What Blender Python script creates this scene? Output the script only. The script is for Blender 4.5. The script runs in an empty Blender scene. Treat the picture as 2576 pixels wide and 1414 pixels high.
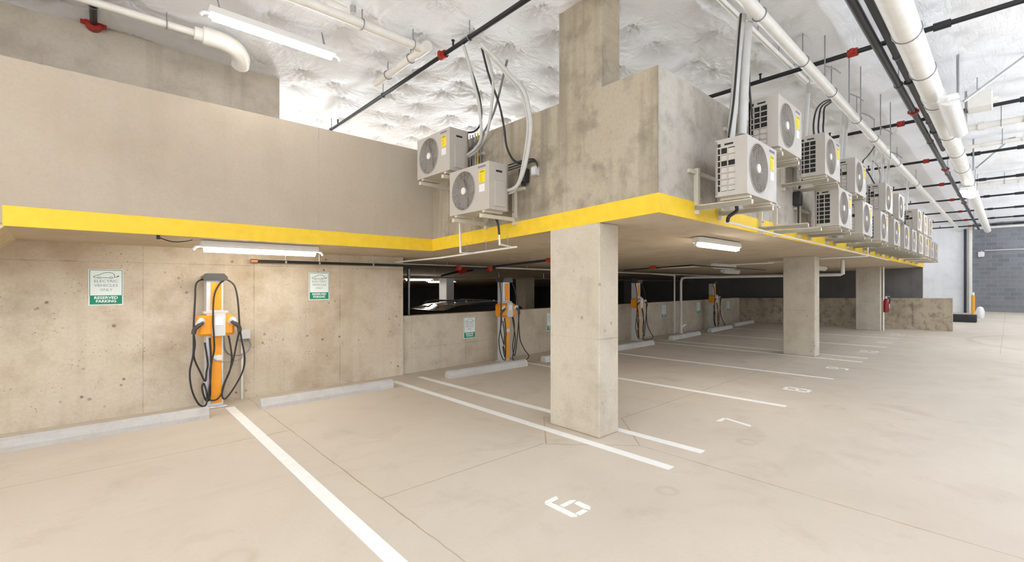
import bpy, math, random
import numpy as np
from mathutils import Vector, Matrix
random.seed(7); np.random.seed(7)
S = bpy.context.scene
COL = S.collection
PI = math.pi

# ------------------------------------------------------------------ camera
CF, CYAW, CY0, CH = 1141.7, 0.8317, 717.8, 1.55
cam = bpy.data.cameras.new('camera'); camo = bpy.data.objects.new('camera', cam); COL.objects.link(camo)
camo.location = (0, 0, CH); camo.rotation_euler = (PI/2, 0, CYAW-PI/2)
cam.sensor_width = 36; cam.lens = CF/2576*36; cam.shift_y = (CY0-707)/2576
cam.clip_start = .05; cam.clip_end = 200
S.camera = camo
# ------------------------------------------------------------------ world, exposure
w = bpy.data.worlds.new('world'); S.world = w; w.use_nodes = True
w.node_tree.nodes['Background'].inputs[0].default_value = (.90, .95, 1.0, 1)
w.node_tree.nodes['Background'].inputs[1].default_value = 2.2
vs = S.view_settings
vs.view_transform = 'Standard'; vs.look = 'None'; vs.gamma = 1; vs.use_curve_mapping = False
vs.exposure = 0.25
LAMP_E = 25.0          # emission of the lit tubes
FILL_D, FILL_U = 7, 175   # downward and upward power of the added aisle fill lights
FILL_C = (.92, .95, 1.0); DECK_C = (.83, .905, 1.0)
LAMP_W = (1.0, .93, .82)
LAMP_C = (1.0, .98, .95)

# ------------------------------------------------------------------ pixel -> place
_c, _s = math.cos(CYAW), math.sin(CYAW)
def ray(px, py):
    a = (px-1288)/CF; b = (py-CY0)/CF
    return (_c+a*_s, _s-a*_c, -b)
def onx(X, px, py): d = ray(px, py); t = X/d[0]; return (X, d[1]*t, CH+d[2]*t)
def ony(Y, px, py): d = ray(px, py); t = Y/d[1]; return (d[0]*t, Y, CH+d[2]*t)
def onz(Z, px, py): d = ray(px, py); t = (Z-CH)/d[2]; return (d[0]*t, d[1]*t, Z)
HW = .0454                                    # the low wall drifts off the grid a little
def onhalf(px, py, off=0):
    d = ray(px, py); t = (7.13+off-HW*3.99)/(d[1]-HW*d[0]); return (d[0]*t, d[1]*t, CH+d[2]*t)
def zs(y): return 2.213-.0375*(y-2.137)       # underside of the deck

# ------------------------------------------------------------------ materials
class NT:
    def __init__(s, name):
        s.m = bpy.data.materials.new(name); s.m.use_nodes = True; s.t = s.m.node_tree
        s.b = s.t.nodes['Principled BSDF']; s.pos = None
    def n(s, typ, **k):
        o = s.t.nodes.new(typ)
        for a, v in k.items(): setattr(o, a, v)
        return o
    def set(s, sock, v):
        if hasattr(v, 'is_output') or isinstance(v, bpy.types.NodeSocket): s.t.links.new(v, sock)
        else: sock.default_value = v
    def math(s, op, a, b=0., c=0.):
        o = s.n('ShaderNodeMath', operation=op)
        s.set(o.inputs[0], a); s.set(o.inputs[1], b); s.set(o.inputs[2], c); return o.outputs[0]
    def P(s):
        if not s.pos:
            s.pos = s.n('ShaderNodeNewGeometry').outputs['Position']
        return s.pos
    def O(s): return s.n('ShaderNodeTexCoord').outputs['Object']
    def xyz(s, v):
        o = s.n('ShaderNodeSeparateXYZ'); s.set(o.inputs[0], v); return o.outputs
    def mapv(s, v, sc, loc=(0,0,0), rot=(0,0,0)):
        o = s.n('ShaderNodeMapping'); s.set(o.inputs[0], v)
        o.inputs['Scale'].default_value = sc; o.inputs['Location'].default_value = loc; o.inputs['Rotation'].default_value = rot
        return o.outputs[0]
    def noise(s, v, scale, detail=4, rough=.55, dist=0.):
        o = s.n('ShaderNodeTexNoise'); s.set(o.inputs['Vector'], v)
        o.inputs['Scale'].default_value = scale; o.inputs['Detail'].default_value = detail
        o.inputs['Roughness'].default_value = rough; o.inputs['Distortion'].default_value = dist
        return o.outputs['Fac']
    def voro(s, v, scale):
        o = s.n('ShaderNodeTexVoronoi'); s.set(o.inputs['Vector'], v); o.inputs['Scale'].default_value = scale
        return o.outputs
    def ramp(s, f, a, b, lo=0., hi=1.):
        o = s.n('ShaderNodeMapRange'); s.set(o.inputs[0], f)
        o.inputs[1].default_value = a; o.inputs[2].default_value = b; o.inputs[3].default_value = lo; o.inputs[4].default_value = hi
        return o.outputs[0]
    def mix(s, f, a, b, mode='MIX'):
        o = s.n('ShaderNodeMix', data_type='RGBA', blend_type=mode)
        s.set(o.inputs[0], f); s.set(o.inputs[6], a); s.set(o.inputs[7], b); return o.outputs[2]
    def bump(s, h, st=.3, d=.01):
        o = s.n('ShaderNodeBump'); s.set(o.inputs['Height'], h)
        o.inputs['Strength'].default_value = st; o.inputs['Distance'].default_value = d
        s.t.links.new(o.outputs[0], s.b.inputs['Normal'])
    def line(s, coord, at, hw):            # 1 on a line of half-width hw
        return s.math('LESS_THAN', s.math('ABSOLUTE', s.math('SUBTRACT', coord, at)), hw)
    def rng(s, coord, a, b):
        return s.math('MULTIPLY', s.math('GREATER_THAN', coord, a), s.math('LESS_THAN', coord, b))

def c4(c): return (c[0], c[1], c[2], 1)
def srgb(r, g, b):
    f = lambda v: (v/255/12.92) if v/255 <= .04045 else ((v/255+.055)/1.055)**2.4
    return (f(r), f(g), f(b))
MATS = {}
def plain(name, col, rough=.5, metal=0., emit=None, est=0., spec=.5, var=0.):
    if name in MATS: return MATS[name]
    t = NT(name); b = t.b
    b.inputs['Base Color'].default_value = c4(col); b.inputs['Roughness'].default_value = rough
    b.inputs['Metallic'].default_value = metal; b.inputs['Specular IOR Level'].default_value = spec
    if var:
        n = t.noise(t.P(), 9, 5); k = t.ramp(n, .35, .7)
        t.set(b.inputs['Base Color'], t.mix(k, c4(col), c4([v*(1-var) for v in col])))
        t.set(b.inputs['Roughness'], t.ramp(n, .3, .7, max(0, rough-.08), min(1, rough+.08)))
    if emit:
        b.inputs['Emission Color'].default_value = c4(emit); b.inputs['Emission Strength'].default_value = est
    MATS[name] = t.m; return t.m

def concrete(name, base, dark, light=None, big=.7, pores=.5, joints=None, streak=.25, blotch=.6, rough=.85):
    """joints: list of ('x'|'y'|'z', position, half width)"""
    t = NT(name); p = t.P(); X, Y, Z = t.xyz(p)
    light = light or tuple(min(1, v*1.18) for v in base)
    n1 = t.noise(p, big, 6, .62, .4)
    n2 = t.noise(p, big*4.2, 7, .65)
    n3 = t.noise(t.mapv(p, (2.6, 2.6, .16)), 1.6, 5, .6)        # vertical runs
    n4 = t.noise(t.mapv(p, (.35, .35, 5.0)), 1.2, 4, .6)        # lift lines
    n5 = t.noise(p, 34, 4, .6)
    col = t.mix(t.ramp(n1, .38, .66), c4(light), c4(base))
    col = t.mix(t.math('MULTIPLY', t.ramp(n2, .48, .72), blotch), col, c4(dark))
    col = t.mix(t.math('MULTIPLY', t.ramp(n3, .5, .72), streak), col, c4(dark))
    col = t.mix(t.math('MULTIPLY', t.ramp(n4, .55, .7), streak*.5), col, c4(light))
    col = t.mix(t.math('MULTIPLY', t.ramp(n5, .4, .75), .22), col, c4(dark))
    dk = tuple(v*.42 for v in dark)
    if pores:
        v = t.voro(t.mapv(p, (1, 1, 1)), 7.5)
        pm = t.math('MULTIPLY', t.ramp(v['Distance'], .10, .17, 1, 0), t.ramp(t.noise(p, 1.7, 3), .52, .6))
        v2 = t.voro(p, 26.)
        pm2 = t.math('MULTIPLY', t.ramp(v2['Distance'], .10, .2, 1, 0), t.ramp(t.noise(p, 3.1, 3), .5, .62))
        pm = t.math('MAXIMUM', pm, pm2)
        col = t.mix(t.math('MULTIPLY', pm, pores), col, c4(dk))
    jm = None
    for ax, at, hw in (joints or []):
        m = t.line({'x': X, 'y': Y, 'z': Z}[ax], at, hw)
        jm = m if jm is None else t.math('MAXIMUM', jm, m)
    if jm is not None:
        col = t.mix(t.math('MULTIPLY', jm, t.ramp(n2, .4, .65, .05, .45)), col, c4(dk))
    t.set(t.b.inputs['Base Color'], col)
    t.b.inputs['Roughness'].default_value = rough; t.b.inputs['Specular IOR Level'].default_value = .25
    h = t.math('ADD', t.math('MULTIPLY', n5, .5), n2)
    if jm is not None: h = t.math('SUBTRACT', h, jm)
    t.bump(h, .35, .012)
    MATS[name] = t.m; return t.m

M_wall = concrete('charger wall concrete', (.60, .50, .375), (.37, .28, .18), (.70, .62, .495), .5, .75,
                  [('z', 1.822, .006)]+[('x', .40+1.2*k, .006) for k in range(-6, 3)], .3, .72)
M_upper = concrete('upper wall concrete', (.48, .42, .335), (.31, .26, .20), (.57, .51, .43), .5, .12, None, .5, .7)
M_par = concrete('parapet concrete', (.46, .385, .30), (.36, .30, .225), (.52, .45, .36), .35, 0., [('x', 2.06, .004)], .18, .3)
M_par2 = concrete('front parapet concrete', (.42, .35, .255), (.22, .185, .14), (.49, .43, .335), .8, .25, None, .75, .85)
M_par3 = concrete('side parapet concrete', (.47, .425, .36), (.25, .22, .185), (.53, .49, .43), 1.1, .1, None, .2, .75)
M_col = concrete('column concrete', (.55, .475, .365), (.36, .31, .235), (.62, .56, .46), .8, .45, [('z', 1.0, .006)], .2, .5)
M_half = concrete('low wall concrete', (.57, .485, .365), (.36, .29, .21), (.65, .58, .46), .6, .3,
                  [('z', .43, .006)]+[('x', 4.1+1.22*k, .006) for k in range(14)], .35, .6)
M_end = concrete('end wall concrete', (.44, .365, .27), (.20, .155, .11), (.52, .44, .33), 1.3, .3, [('y', 2.3, .01)], .3, .95)
M_soff = concrete('deck underside concrete', (.58, .47, .33), (.40, .31, .20), (.64, .54, .40), .6, .1, [('y', 2.6+.61*k, .006) for k in range(30)], .1, .5)
M_dark = concrete('shade dark concrete', (.20, .19, .18), (.13, .12, .115), None, .5, 0., None, .3, .4)  # lack of light under the deck is put into this dark colour
M_white = concrete('pale wall concrete', (.84, .85, .86), (.68, .69, .70), (.88, .88, .89), .6, .1, None, .25, .45)
M_stop = concrete('wheel stop concrete', (.52, .495, .46), (.36, .345, .32), (.57, .555, .53), 1.5, .15, None, .1, .45)
M_sand = concrete('fin concrete', (.62, .51, .34), (.5, .39, .24), None, 2., 0., None, .1, .5)

def make_floor_mat():
    t = NT('floor concrete'); p = t.P(); X, Y, Z = t.xyz(p)
    n1 = t.noise(p, .42, 5, .6, .6); n2 = t.noise(p, 1.7, 7, .65, .5); n3 = t.noise(p, 30, 3)
    n4 = t.noise(t.mapv(p, (.5, 1.6, 1), rot=(0, 0, .5)), 1.1, 6, .62, .8)
    col = t.mix(t.ramp(n1, .35, .68), c4((.635, .56, .465)), c4((.565, .49, .40)))
    col = t.mix(t.math('MULTIPLY', t.ramp(n2, .55, .78), .5), col, c4((.42, .345, .26)))
    col = t.mix(t.math('MULTIPLY', t.ramp(n4, .56, .74), .38), col, c4((.50, .43, .34)))
    col = t.mix(t.math('MULTIPLY', t.ramp(n3, .45, .8), .12), col, c4((.45, .38, .3)))
    w = .0055
    def seg(ax, at, a, b):
        A, B = (X, Y) if ax == 'x' else (Y, X)
        wob = t.math('ADD', A, t.ramp(t.noise(p, 5, 3), 0, 1, -.012, .012))
        return t.math('MULTIPLY', t.line(wob, at, w), t.rng(B, a, b))
    ms = [seg('x', 1.52, -8, 7.1), seg('y', 5.18, -8, 1.52), seg('y', 3.08, 1.52, 3.22), seg('y', 3.05, 4.5, 11.0),
          seg('x', 3.87, -8, 2.42), seg('y', 3.05, 12.2, 19), seg('x', 11.6, -8, 2.4), seg('y', .15, 15, 40)]
    for cx, cy in ((3.87, 3.05), (11.62, 3.08)):
        dd = t.math('ADD', t.math('ABSOLUTE', t.math('SUBTRACT', X, cx)), t.math('ABSOLUTE', t.math('SUBTRACT', Y, cy)))
        ms.append(t.line(dd, .64, .009))
    jm = ms[0]
    for m in ms[1:]: jm = t.math('MAXIMUM', jm, m)
    col = t.mix(t.math('MULTIPLY', jm, t.ramp(n2, .35, .6, .45, .85)), col, c4((.33, .25, .165)))
    # tyre arcs and drips, worn into the slab
    def ring(cx, cy, r, hw, x0, x1):
        dx = t.math('SUBTRACT', X, cx); dy = t.math('SUBTRACT', Y, cy)
        rr = t.math('SQRT', t.math('ADD', t.math('MULTIPLY', dx, dx), t.math('MULTIPLY', dy, dy)))
        return t.math('MULTIPLY', t.ramp(t.math('ABSOLUTE', t.math('SUBTRACT', rr, r)), 0, hw, 1, 0), t.rng(X, x0, x1))
    st = t.math('MAXIMUM', ring(18.6, -2.2, 3.0, .12, 12, 22), t.math('MULTIPLY', ring(18.9, -2.4, 4.6, .10, 13, 22), .4))
    for cx, cy, r, hw in ((3.17, 1.74, .07, .035), (.56, 2.95, .10, .05), (6.9, 1.5, .09, .05), (4.75, 1.75, .08, .05)):
        st = t.math('MAXIMUM', st, t.math('MULTIPLY', ring(cx, cy, r, hw, -9, 40), .5))
    st = t.math('MULTIPLY', st, t.ramp(t.noise(p, 3.5, 4), .34, .6, .08, .62))
    col = t.mix(st, col, c4((.34, .27, .19)))
    t.set(t.b.inputs['Base Color'], col)
    t.set(t.b.inputs['Roughness'], t.ramp(n2, .3, .7, .5, .72))
    t.b.inputs['Specular IOR Level'].default_value = .35
    t.bump(t.math('SUBTRACT', t.math('ADD', n3, n2), t.math('MULTIPLY', jm, 2)), .15, .008)
    return t.m
M_floor = make_floor_mat()

def make_ceiling_mat():
    t = NT('white insulation sheeting'); p = t.P()
    n = t.noise(t.mapv(p, (1.2, 7, 2)), 2.2, 6, .6, 1.2); n2 = t.noise(t.mapv(p, (6, 1.4, 2), rot=(0, 0, .6)), 2.6, 6, .6, 1.4)
    n3 = t.noise(p, .8, 3)
    t.set(t.b.inputs['Base Color'], t.mix(t.ramp(n3, .35, .7), (.92, .93, .96, 1), (.87, .87, .88, 1)))
    t.b.inputs['Roughness'].default_value = .46; t.b.inputs['Specular IOR Level'].default_value = .55
    t.bump(t.math('ADD', n, n2), .42, .04)
    return t.m
M_ceil = make_ceiling_mat()
def make_block_mat():
    t = NT('grey block wall'); p = t.P(); X, Y, Z = t.xyz(p)
    cv = t.n('ShaderNodeCombineXYZ'); t.set(cv.inputs[0], Y); t.set(cv.inputs[1], Z)
    b = t.n('ShaderNodeTexBrick'); t.set(b.inputs['Vector'], cv.outputs[0])
    b.inputs['Color1'].default_value = (.225, .232, .247, 1); b.inputs['Color2'].default_value = (.165, .17, .183, 1)
    b.inputs['Mortar'].default_value = (.265, .27, .28, 1)
    b.inputs['Scale'].default_value = 1; b.inputs['Mortar Size'].default_value = .012
    b.inputs['Brick Width'].default_value = .41; b.inputs['Row Height'].default_value = .205
    n = t.noise(p, 1.2, 5)
    t.set(t.b.inputs['Base Color'], t.mix(t.math('MULTIPLY', t.ramp(n, .4, .7), .5), b.outputs[0], (.25, .255, .265, 1)))
    t.b.inputs['Roughness'].default_value = .9
    t.bump(b.outputs['Fac'], -.4, .01)
    return t.m
M_block = make_block_mat()

M_yellow = plain('yellow paint', srgb(244, 205, 48), .55, var=.10)
M_line = plain('white line paint', (.93, .925, .90), .6, var=.06)
M_ac = plain('off white enamel', (.51, .47, .42), .4, var=.05)
M_acd = plain('grille shadow', (.025, .025, .025), .8)
M_coil = plain('coil panel', (.60, .55, .49), .6)
M_fan = plain('fan plastic', (.30, .27, .24), .5)
M_wire = plain('grille wire', (.40, .365, .33), .5)
M_hub = plain('pale hub', (.80, .76, .70), .45)
M_elab = plain('yellow label', srgb(245, 215, 20), .5, var=.08)
M_plab = plain('white label', (.78, .77, .76), .5)
M_ink = plain('blue grey print', (.20, .20, .33), .6)
M_black = plain('black print', (.03, .03, .03), .6)
M_brk = plain('cream steel bracket', (.66, .61, .50), .45, var=.08)
M_blkpipe = plain('black steel pipe', (.022, .023, .027), .38, .3)
M_red = plain('red coupling', srgb(165, 40, 28), .5)
M_pvc = plain('white plastic pipe', (.80, .77, .71), .4, var=.07)
M_gal = plain('galvanised steel', (.52, .52, .52), .4, .8)
M_rod = plain('steel rod', (.30, .30, .31), .45, .6)
M_cable = plain('black cable', (.02, .02, .02), .5)
M_lset = plain('grey white lineset wrap', (.56, .55, .52), .5, var=.08)
M_hous = plain('white lamp housing', (.84, .83, .81), .4)
M_lit = plain('lit warm diffuser', (.9, .9, .9), .5, 0, LAMP_W, LAMP_E)
M_litc = plain('lit cool diffuser', (.9, .9, .9), .5, 0, LAMP_C, LAMP_E)
M_frost = plain('frosted lens', (.86, .85, .83), .35)
M_silver = plain('brushed aluminium', (.70, .70, .71), .4, .3)
M_orange = plain('orange panel', srgb(250, 163, 36), .4, var=.04)
M_cap = plain('dark grey cap', (.07, .065, .06), .35)
M_lgrey = plain('light grey plastic', (.62, .62, .63), .4)
M_sgn = plain('sign white', (.82, .90, .86), .5)
M_sgreen = plain('sign green', srgb(8, 138, 106), .5)
M_sdk = plain('sign dark green', srgb(64, 112, 98), .5)
M_sgray = plain('sign grey lettering', srgb(140, 150, 148), .5)
M_swhite = plain('sign white lettering', (.85, .93, .89), .5)
M_car = plain('black car paint', (.012, .012, .014), .12, .2)
M_glass = plain('dark car glass', (.015, .017, .02), .05)
M_tyre = plain('tyre rubber', (.02, .02, .02), .8)
M_extr = plain('extinguisher red', srgb(140, 12, 14), .3)
M_wbag = plain('white plastic', (.82, .82, .83), .5)
M_ybol = plain('amber plastic', srgb(225, 165, 50), .5)
M_rub = plain('black rubber', (.03, .03, .032), .7)

# ------------------------------------------------------------------ mesh builder
class MB:
    def __init__(s): s.v = []; s.f = []; s.mi = []; s.sm = []; s.mats = []
    def _m(s, m):
        if m not in s.mats: s.mats.append(m)
        return s.mats.index(m)
    def add(s, vs, fs, smooth=False, m=None):
        o = len(s.v); s.v += [tuple(v) for v in vs]
        for f in fs: s.f.append([i+o for i in f]); s.sm.append(smooth); s.mi.append(s._m(m))
        return s
    def box(s, a, b, m=None, bev=0.):
        x0, y0, z0 = [min(p, q) for p, q in zip(a, b)]; x1, y1, z1 = [max(p, q) for p, q in zip(a, b)]
        if bev <= 0:
            vs = [(x0,y0,z0),(x1,y0,z0),(x1,y1,z0),(x0,y1,z0),(x0,y0,z1),(x1,y0,z1),(x1,y1,z1),(x0,y1,z1)]
            return s.add(vs, [(0,3,2,1),(4,5,6,7),(0,1,5,4),(1,2,6,5),(2,3,7,6),(3,0,4,7)], False, m)
        e = min(bev, (x1-x0)/2.01, (y1-y0)/2.01, (z1-z0)/2.01)
        vs = []; idx = {}
        for ix in (0, 1):
            for iy in (0, 1):
                for iz in (0, 1):
                    for ax in range(3):
                        p = [(x0, x1)[ix], (y0, y1)[iy], (z0, z1)[iz]]
                        sg = [1-2*ix, 1-2*iy, 1-2*iz]
                        for k in range(3):
                            if k != ax: p[k] += sg[k]*e
                        idx[(ix, iy, iz, ax)] = len(vs); vs.append(p)
        fs = []
        for ax in range(3):
            o = [k for k in range(3) if k != ax]
            for side in (0, 1):
                q = []
                for u, v in ((0,0),(1,0),(1,1),(0,1)):
                    c = [0, 0, 0]; c[ax] = side; c[o[0]] = u; c[o[1]] = v; q.append(idx[(*c, ax)])
                if (side == 0) != (ax == 1): q = q[::-1]
                fs.append(q)
        for ax in range(3):      # edges along ax
            o = [k for k in range(3) if k != ax]
            for u in (0, 1):
                for v in (0, 1):
                    c0 = [0,0,0]; c1 = [0,0,0]; c0[o[0]] = c1[o[0]] = u; c0[o[1]] = c1[o[1]] = v; c1[ax] = 1
                    fs.append([idx[(*c0, o[0])], idx[(*c1, o[0])], idx[(*c1, o[1])], idx[(*c0, o[1])]])
        for ix in (0, 1):
            for iy in (0, 1):
                for iz in (0, 1): fs.append([idx[(ix, iy, iz, a)] for a in range(3)])
        return s.add(vs, fs, False, m)
    def prism(s, poly, axis, a, b, m=None):
        """poly: 2-D points in the other two axes (x,y,z order), extruded along axis from a to b"""
        def mk(p, t):
            return {'x': (t, p[0], p[1]), 'y': (p[0], t, p[1]), 'z': (p[0], p[1], t)}[axis]
        n = len(poly); vs = [mk(p, a) for p in poly]+[mk(p, b) for p in poly]
        fs = [list(range(n))[::-1], list(range(n, 2*n))]+[(i, (i+1) % n, n+(i+1) % n, n+i) for i in range(n)]
        return s.add(vs, fs, False, m)
    def tube(s, pts, r, seg=8, smooth_path=False, m=None, caps=True, sub=6):
        P = [Vector(p) for p in pts]
        if smooth_path and len(P) > 2:
            Q = []
            for i in range(len(P)-1):
                p0 = P[max(i-1, 0)]; p1 = P[i]; p2 = P[i+1]; p3 = P[min(i+2, len(P)-1)]
                for k in range(sub):
                    t = k/sub
                    Q.append(.5*((2*p1)+(p2-p0)*t+(2*p0-5*p1+4*p2-p3)*t*t+(3*p1-p0-3*p2+p3)*t**3))
            Q.append(P[-1]); P = Q
        rr = r if isinstance(r, (list, tuple)) else [r]*len(P)
        vs = []; T0 = None; N = None
        for i, p in enumerate(P):
            T = (P[min(i+1, len(P)-1)]-P[max(i-1, 0)]).normalized()
            if N is None:
                a = Vector((0, 0, 1)) if abs(T.z) < .9 else Vector((1, 0, 0)); N = T.cross(a).normalized()
            else:
                N = (N-T*N.dot(T)); N = N.normalized() if N.length > 1e-6 else T.orthogonal().normalized()
            B = T.cross(N)
            k = 1.
            if 0 < i < len(P)-1:
                d = (P[i+1]-P[i]).normalized().dot((P[i]-P[i-1]).normalized()); k = min(1.6, 1/max(.3, math.sqrt((1+d)/2)))
            for j in range(seg):
                a = 2*PI*j/seg; vs.append(p+(N*math.cos(a)+B*math.sin(a))*rr[i]*(k if not smooth_path else 1))
        fs = []
        for i in range(len(P)-1):
            for j in range(seg): fs.append((i*seg+j, i*seg+(j+1) % seg, (i+1)*seg+(j+1) % seg, (i+1)*seg+j))
        s.add(vs, fs, True, m)
        if caps:
            o = len(s.v)-len(vs); n = len(P)
            s.f.append([o+j for j in range(seg)][::-1]); s.f.append([o+(n-1)*seg+j for j in range(seg)])
            s.sm += [False]*2; s.mi += [s._m(m)]*2
        return s
    def cyl(s, a, b, r, seg=12, m=None): return s.tube([a, b], r, seg, False, m)
    def ring(s, c, R, r, axis='x', seg=20, rs=6, a0=0., a1=2*PI, m=None):
        pts = []
        full = abs(a1-a0-2*PI) < 1e-6
        for k in range(seg+1):
            a = a0+(a1-a0)*k/seg; u, v = R*math.cos(a), R*math.sin(a)
            pts.append({'x': (c[0], c[1]+u, c[2]+v), 'y': (c[0]+u, c[1], c[2]+v), 'z': (c[0]+u, c[1]+v, c[2])}[axis])
        return s.tube(pts, r, rs, False, m, not full)
    def disc(s, c, r, axis='y', seg=24, sgn=-1, m=None):
        vs = []
        for k in range(seg):
            a = 2*PI*k/seg; u, v = r*math.cos(a), r*math.sin(a)
            vs.append({'x': (c[0], c[1]+u, c[2]+v), 'y': (c[0]+u, c[1], c[2]+v), 'z': (c[0]+u, c[1]+v, c[2])}[axis])
        return s.add(vs, [list(range(seg)) if sgn > 0 else list(range(seg))[::-1]], False, m)
    def lathe(s, prof, c=(0, 0, 0), seg=16, m=None):
        vs = []; n = len(prof)
        for r, z in prof:
            for k in range(seg):
                a = 2*PI*k/seg; vs.append((c[0]+r*math.cos(a), c[1]+r*math.sin(a), c[2]+z))
        fs = [(i*seg+k, i*seg+(k+1) % seg, (i+1)*seg+(k+1) % seg, (i+1)*seg+k) for i in range(n-1) for k in range(seg)]
        fs += [list(range(seg))[::-1], [(n-1)*seg+k for k in range(seg)]]
        return s.add(vs, fs, True, m)
    def strip(s, pts, wd, y, th=.001, m=None):
        """a flat painted stroke in the XZ plane at depth y"""
        for i in range(len(pts)-1):
            a = Vector(pts[i]); b = Vector(pts[i+1]); d = (b-a)
            if d.length < 1e-6: continue
            d.normalize(); n = Vector((-d.y, d.x))*wd/2; a = a-d*wd*.3; b = b+d*wd*.3
            q = [a+n, b+n, b-n, a-n]
            s.prism([(p.x, p.y) for p in q], 'y', y, y+th, m)
        return s
    def build(s, name, mat, parent=None, loc=(0, 0, 0), rotz=0.):
        me = bpy.data.meshes.new(name); me.from_pydata(s.v, [], s.f)
        mats = s.mats or [None]
        for q in mats: me.materials.append(q if q else mat)
        me.polygons.foreach_set('use_smooth', s.sm); me.polygons.foreach_set('material_index', s.mi)
        me.update()
        if any(s.sm):
            try: me.set_sharp_from_angle(angle=math.radians(42))
            except Exception: pass
        o = bpy.data.objects.new(name, me); COL.objects.link(o)
        o.location = loc; o.rotation_euler = (0, 0, rotz)
        if parent: o.parent = parent
        return o

def tag(o, label=None, cat=None, group=None, kind=None):
    if label: o['label'] = label
    if cat: o['category'] = cat
    if group: o['group'] = group
    if kind: o['kind'] = kind
    return o
def thing(name, loc=(0, 0, 0), rotz=0., label=None, cat=None, group=None):
    o = bpy.data.objects.new(name, None); COL.objects.link(o); o.empty_display_size = .1
    o.location = loc; o.rotation_euler = (0, 0, rotz)
    return tag(o, label, cat, group)
def struct(name, mb, mat, label=None, cat=None, **k):
    o = mb.build(name, mat, **k); return tag(o, label, cat, kind='structure')
def kids(o): return [c for c in bpy.data.objects if c.parent == o]
def dup(o, loc=None, rotz=None, parent=None, label=None):
    c = o.copy(); COL.objects.link(c)
    if parent: c.parent = parent
    for k in kids(o): dup(k, parent=c)
    if loc is not None: c.location = loc
    if rotz is not None: c.rotation_euler = (0, 0, rotz)
    if label: c['label'] = label
    return c
def text_into(mb, body, size, cx, cz, y, th=.0015, width=None, m=None, bold=0.):
    cu = bpy.data.curves.new('t', 'FONT'); cu.body = body; cu.size = size; cu.align_x = 'CENTER'; cu.align_y = 'CENTER'
    cu.resolution_u = 2; cu.offset = bold
    o = bpy.data.objects.new('t', cu); COL.objects.link(o)
    dg = bpy.context.evaluated_depsgraph_get(); me = bpy.data.meshes.new_from_object(o.evaluated_get(dg))
    vs = [v.co.copy() for v in me.vertices]; fs = [list(p.vertices) for p in me.polygons]
    bpy.data.objects.remove(o); bpy.data.curves.remove(cu); bpy.data.meshes.remove(me)
    if not vs: return
    k = 1.
    if width:
        w0 = max(v.x for v in vs)-min(v.x for v in vs); k = width/max(w0, 1e-6)
    mb.add([(cx+v.x*k, y-th, cz+v.y) for v in vs], fs, False, m)

# ================================================================== SETTING
# floor (rises a little beyond the end of the deck)
ZF = .24
def zfloor(x): return 0. if x < 21.6 else ZF*(x-21.6)/11.
mb = MB()
mb.add([(-9,-7,0),(21.6,-7,0),(21.6,7.3,0),(-9,7.3,0),(40,-7,zfloor(40)),(40,8.2,zfloor(40)),(21.6,8.2,0)],
       [(0,1,2,3),(1,4,5,6,2)])
mb.add([(-9,-7,-.3),(40,-7,-.3),(40,8.2,-.3),(-9,8.2,-.3)], [(0,3,2,1)])
floor = struct('floor', mb, M_floor)
# stall lines and stencilled numbers painted on it
for x0, y0, x1, y1 in ((1.235, 6.68, 1.23, .0), (3.525, 6.70, 3.585, 1.93), (4.02, 6.72, 4.15, 1.92), (6.33, 6.6, 6.50, 1.93),
                       (8.72, 6.6, 8.97, 1.96), (11.22, 6.6, 11.38, 2.0), (11.85, 6.8, 12.03, 2.03), (14.3, 6.7, 14.54, 2.08), (16.9, 6.9, 17.2, 2.17)):
    hw = .05; m = MB(); m.box((x0-hw, y1, .0006), (x0+hw, y0, .003))
    m.v = [(v[0]+(x1-x0)*(y0-v[1])/(y0-y1), v[1], v[2]) for v in m.v]
    m.build('parking_line', M_line, floor)
SEG = {  # stencil strokes on a 0..1 x 0..1.9 grid; chamfered ends leave the stencil bridges
 'a': [(.10,1.9),(.90,1.9),(.78,1.66),(.22,1.66)], 'b': [(1,1.80),(1,1.02),(.76,1.08),(.76,1.60)],
 'c': [(1,.88),(1,.10),(.76,.30),(.76,.82)], 'd': [(.10,0),(.90,0),(.78,.24),(.22,.24)],
 'e': [(0,.88),(0,.10),(.24,.30),(.24,.82)], 'f': [(0,1.80),(0,1.02),(.24,1.08),(.24,1.60)],
 'g': [(.14,.95),(.28,1.07),(.72,1.07),(.86,.95),(.72,.83),(.28,.83)],
 'L': [(0,1.72),(0,.16),(.16,0),(.24,.12),(.24,1.62)], 'A': [(.02,1.76),(.16,1.9),(.72,1.9),(.62,1.64),(.24,1.64)],
 'G': [(.30,1.18),(.84,1.18),(1,1.0),(.76,.94),(.30,.94)], 'C': [(.80,.88),(1,.88),(1,.18),(.82,0),(.74,.22),(.76,.8)],
 'D': [(.28,0),(.70,0),(.66,.24),(.28,.24)], 'B': [(.74,1.58),(1,1.84),(.64,0),(.38,0)], 'I': [(.38,0),(.62,0),(.62,1.9),(.38,1.9)]}
DIG = {'0': 'abcdef', '1': 'I', '2': 'abged', '6': 'LAGCD', '7': 'aB', '8': 'abcdefg', '9': 'abcdfg'}
def stencil(txt, cx, y0, w=.21):
    m = MB(); n = len(txt)
    for i, ch in enumerate(txt):
        ox = cx-w/2*n-(n-1)*.03+i*(w+.06)
        for sname in DIG[ch]:
            m.prism([(ox+p[0]*w, y0+p[1]*w*.74) for p in SEG[sname]], 'z', .0006, .003)
    return m
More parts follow.
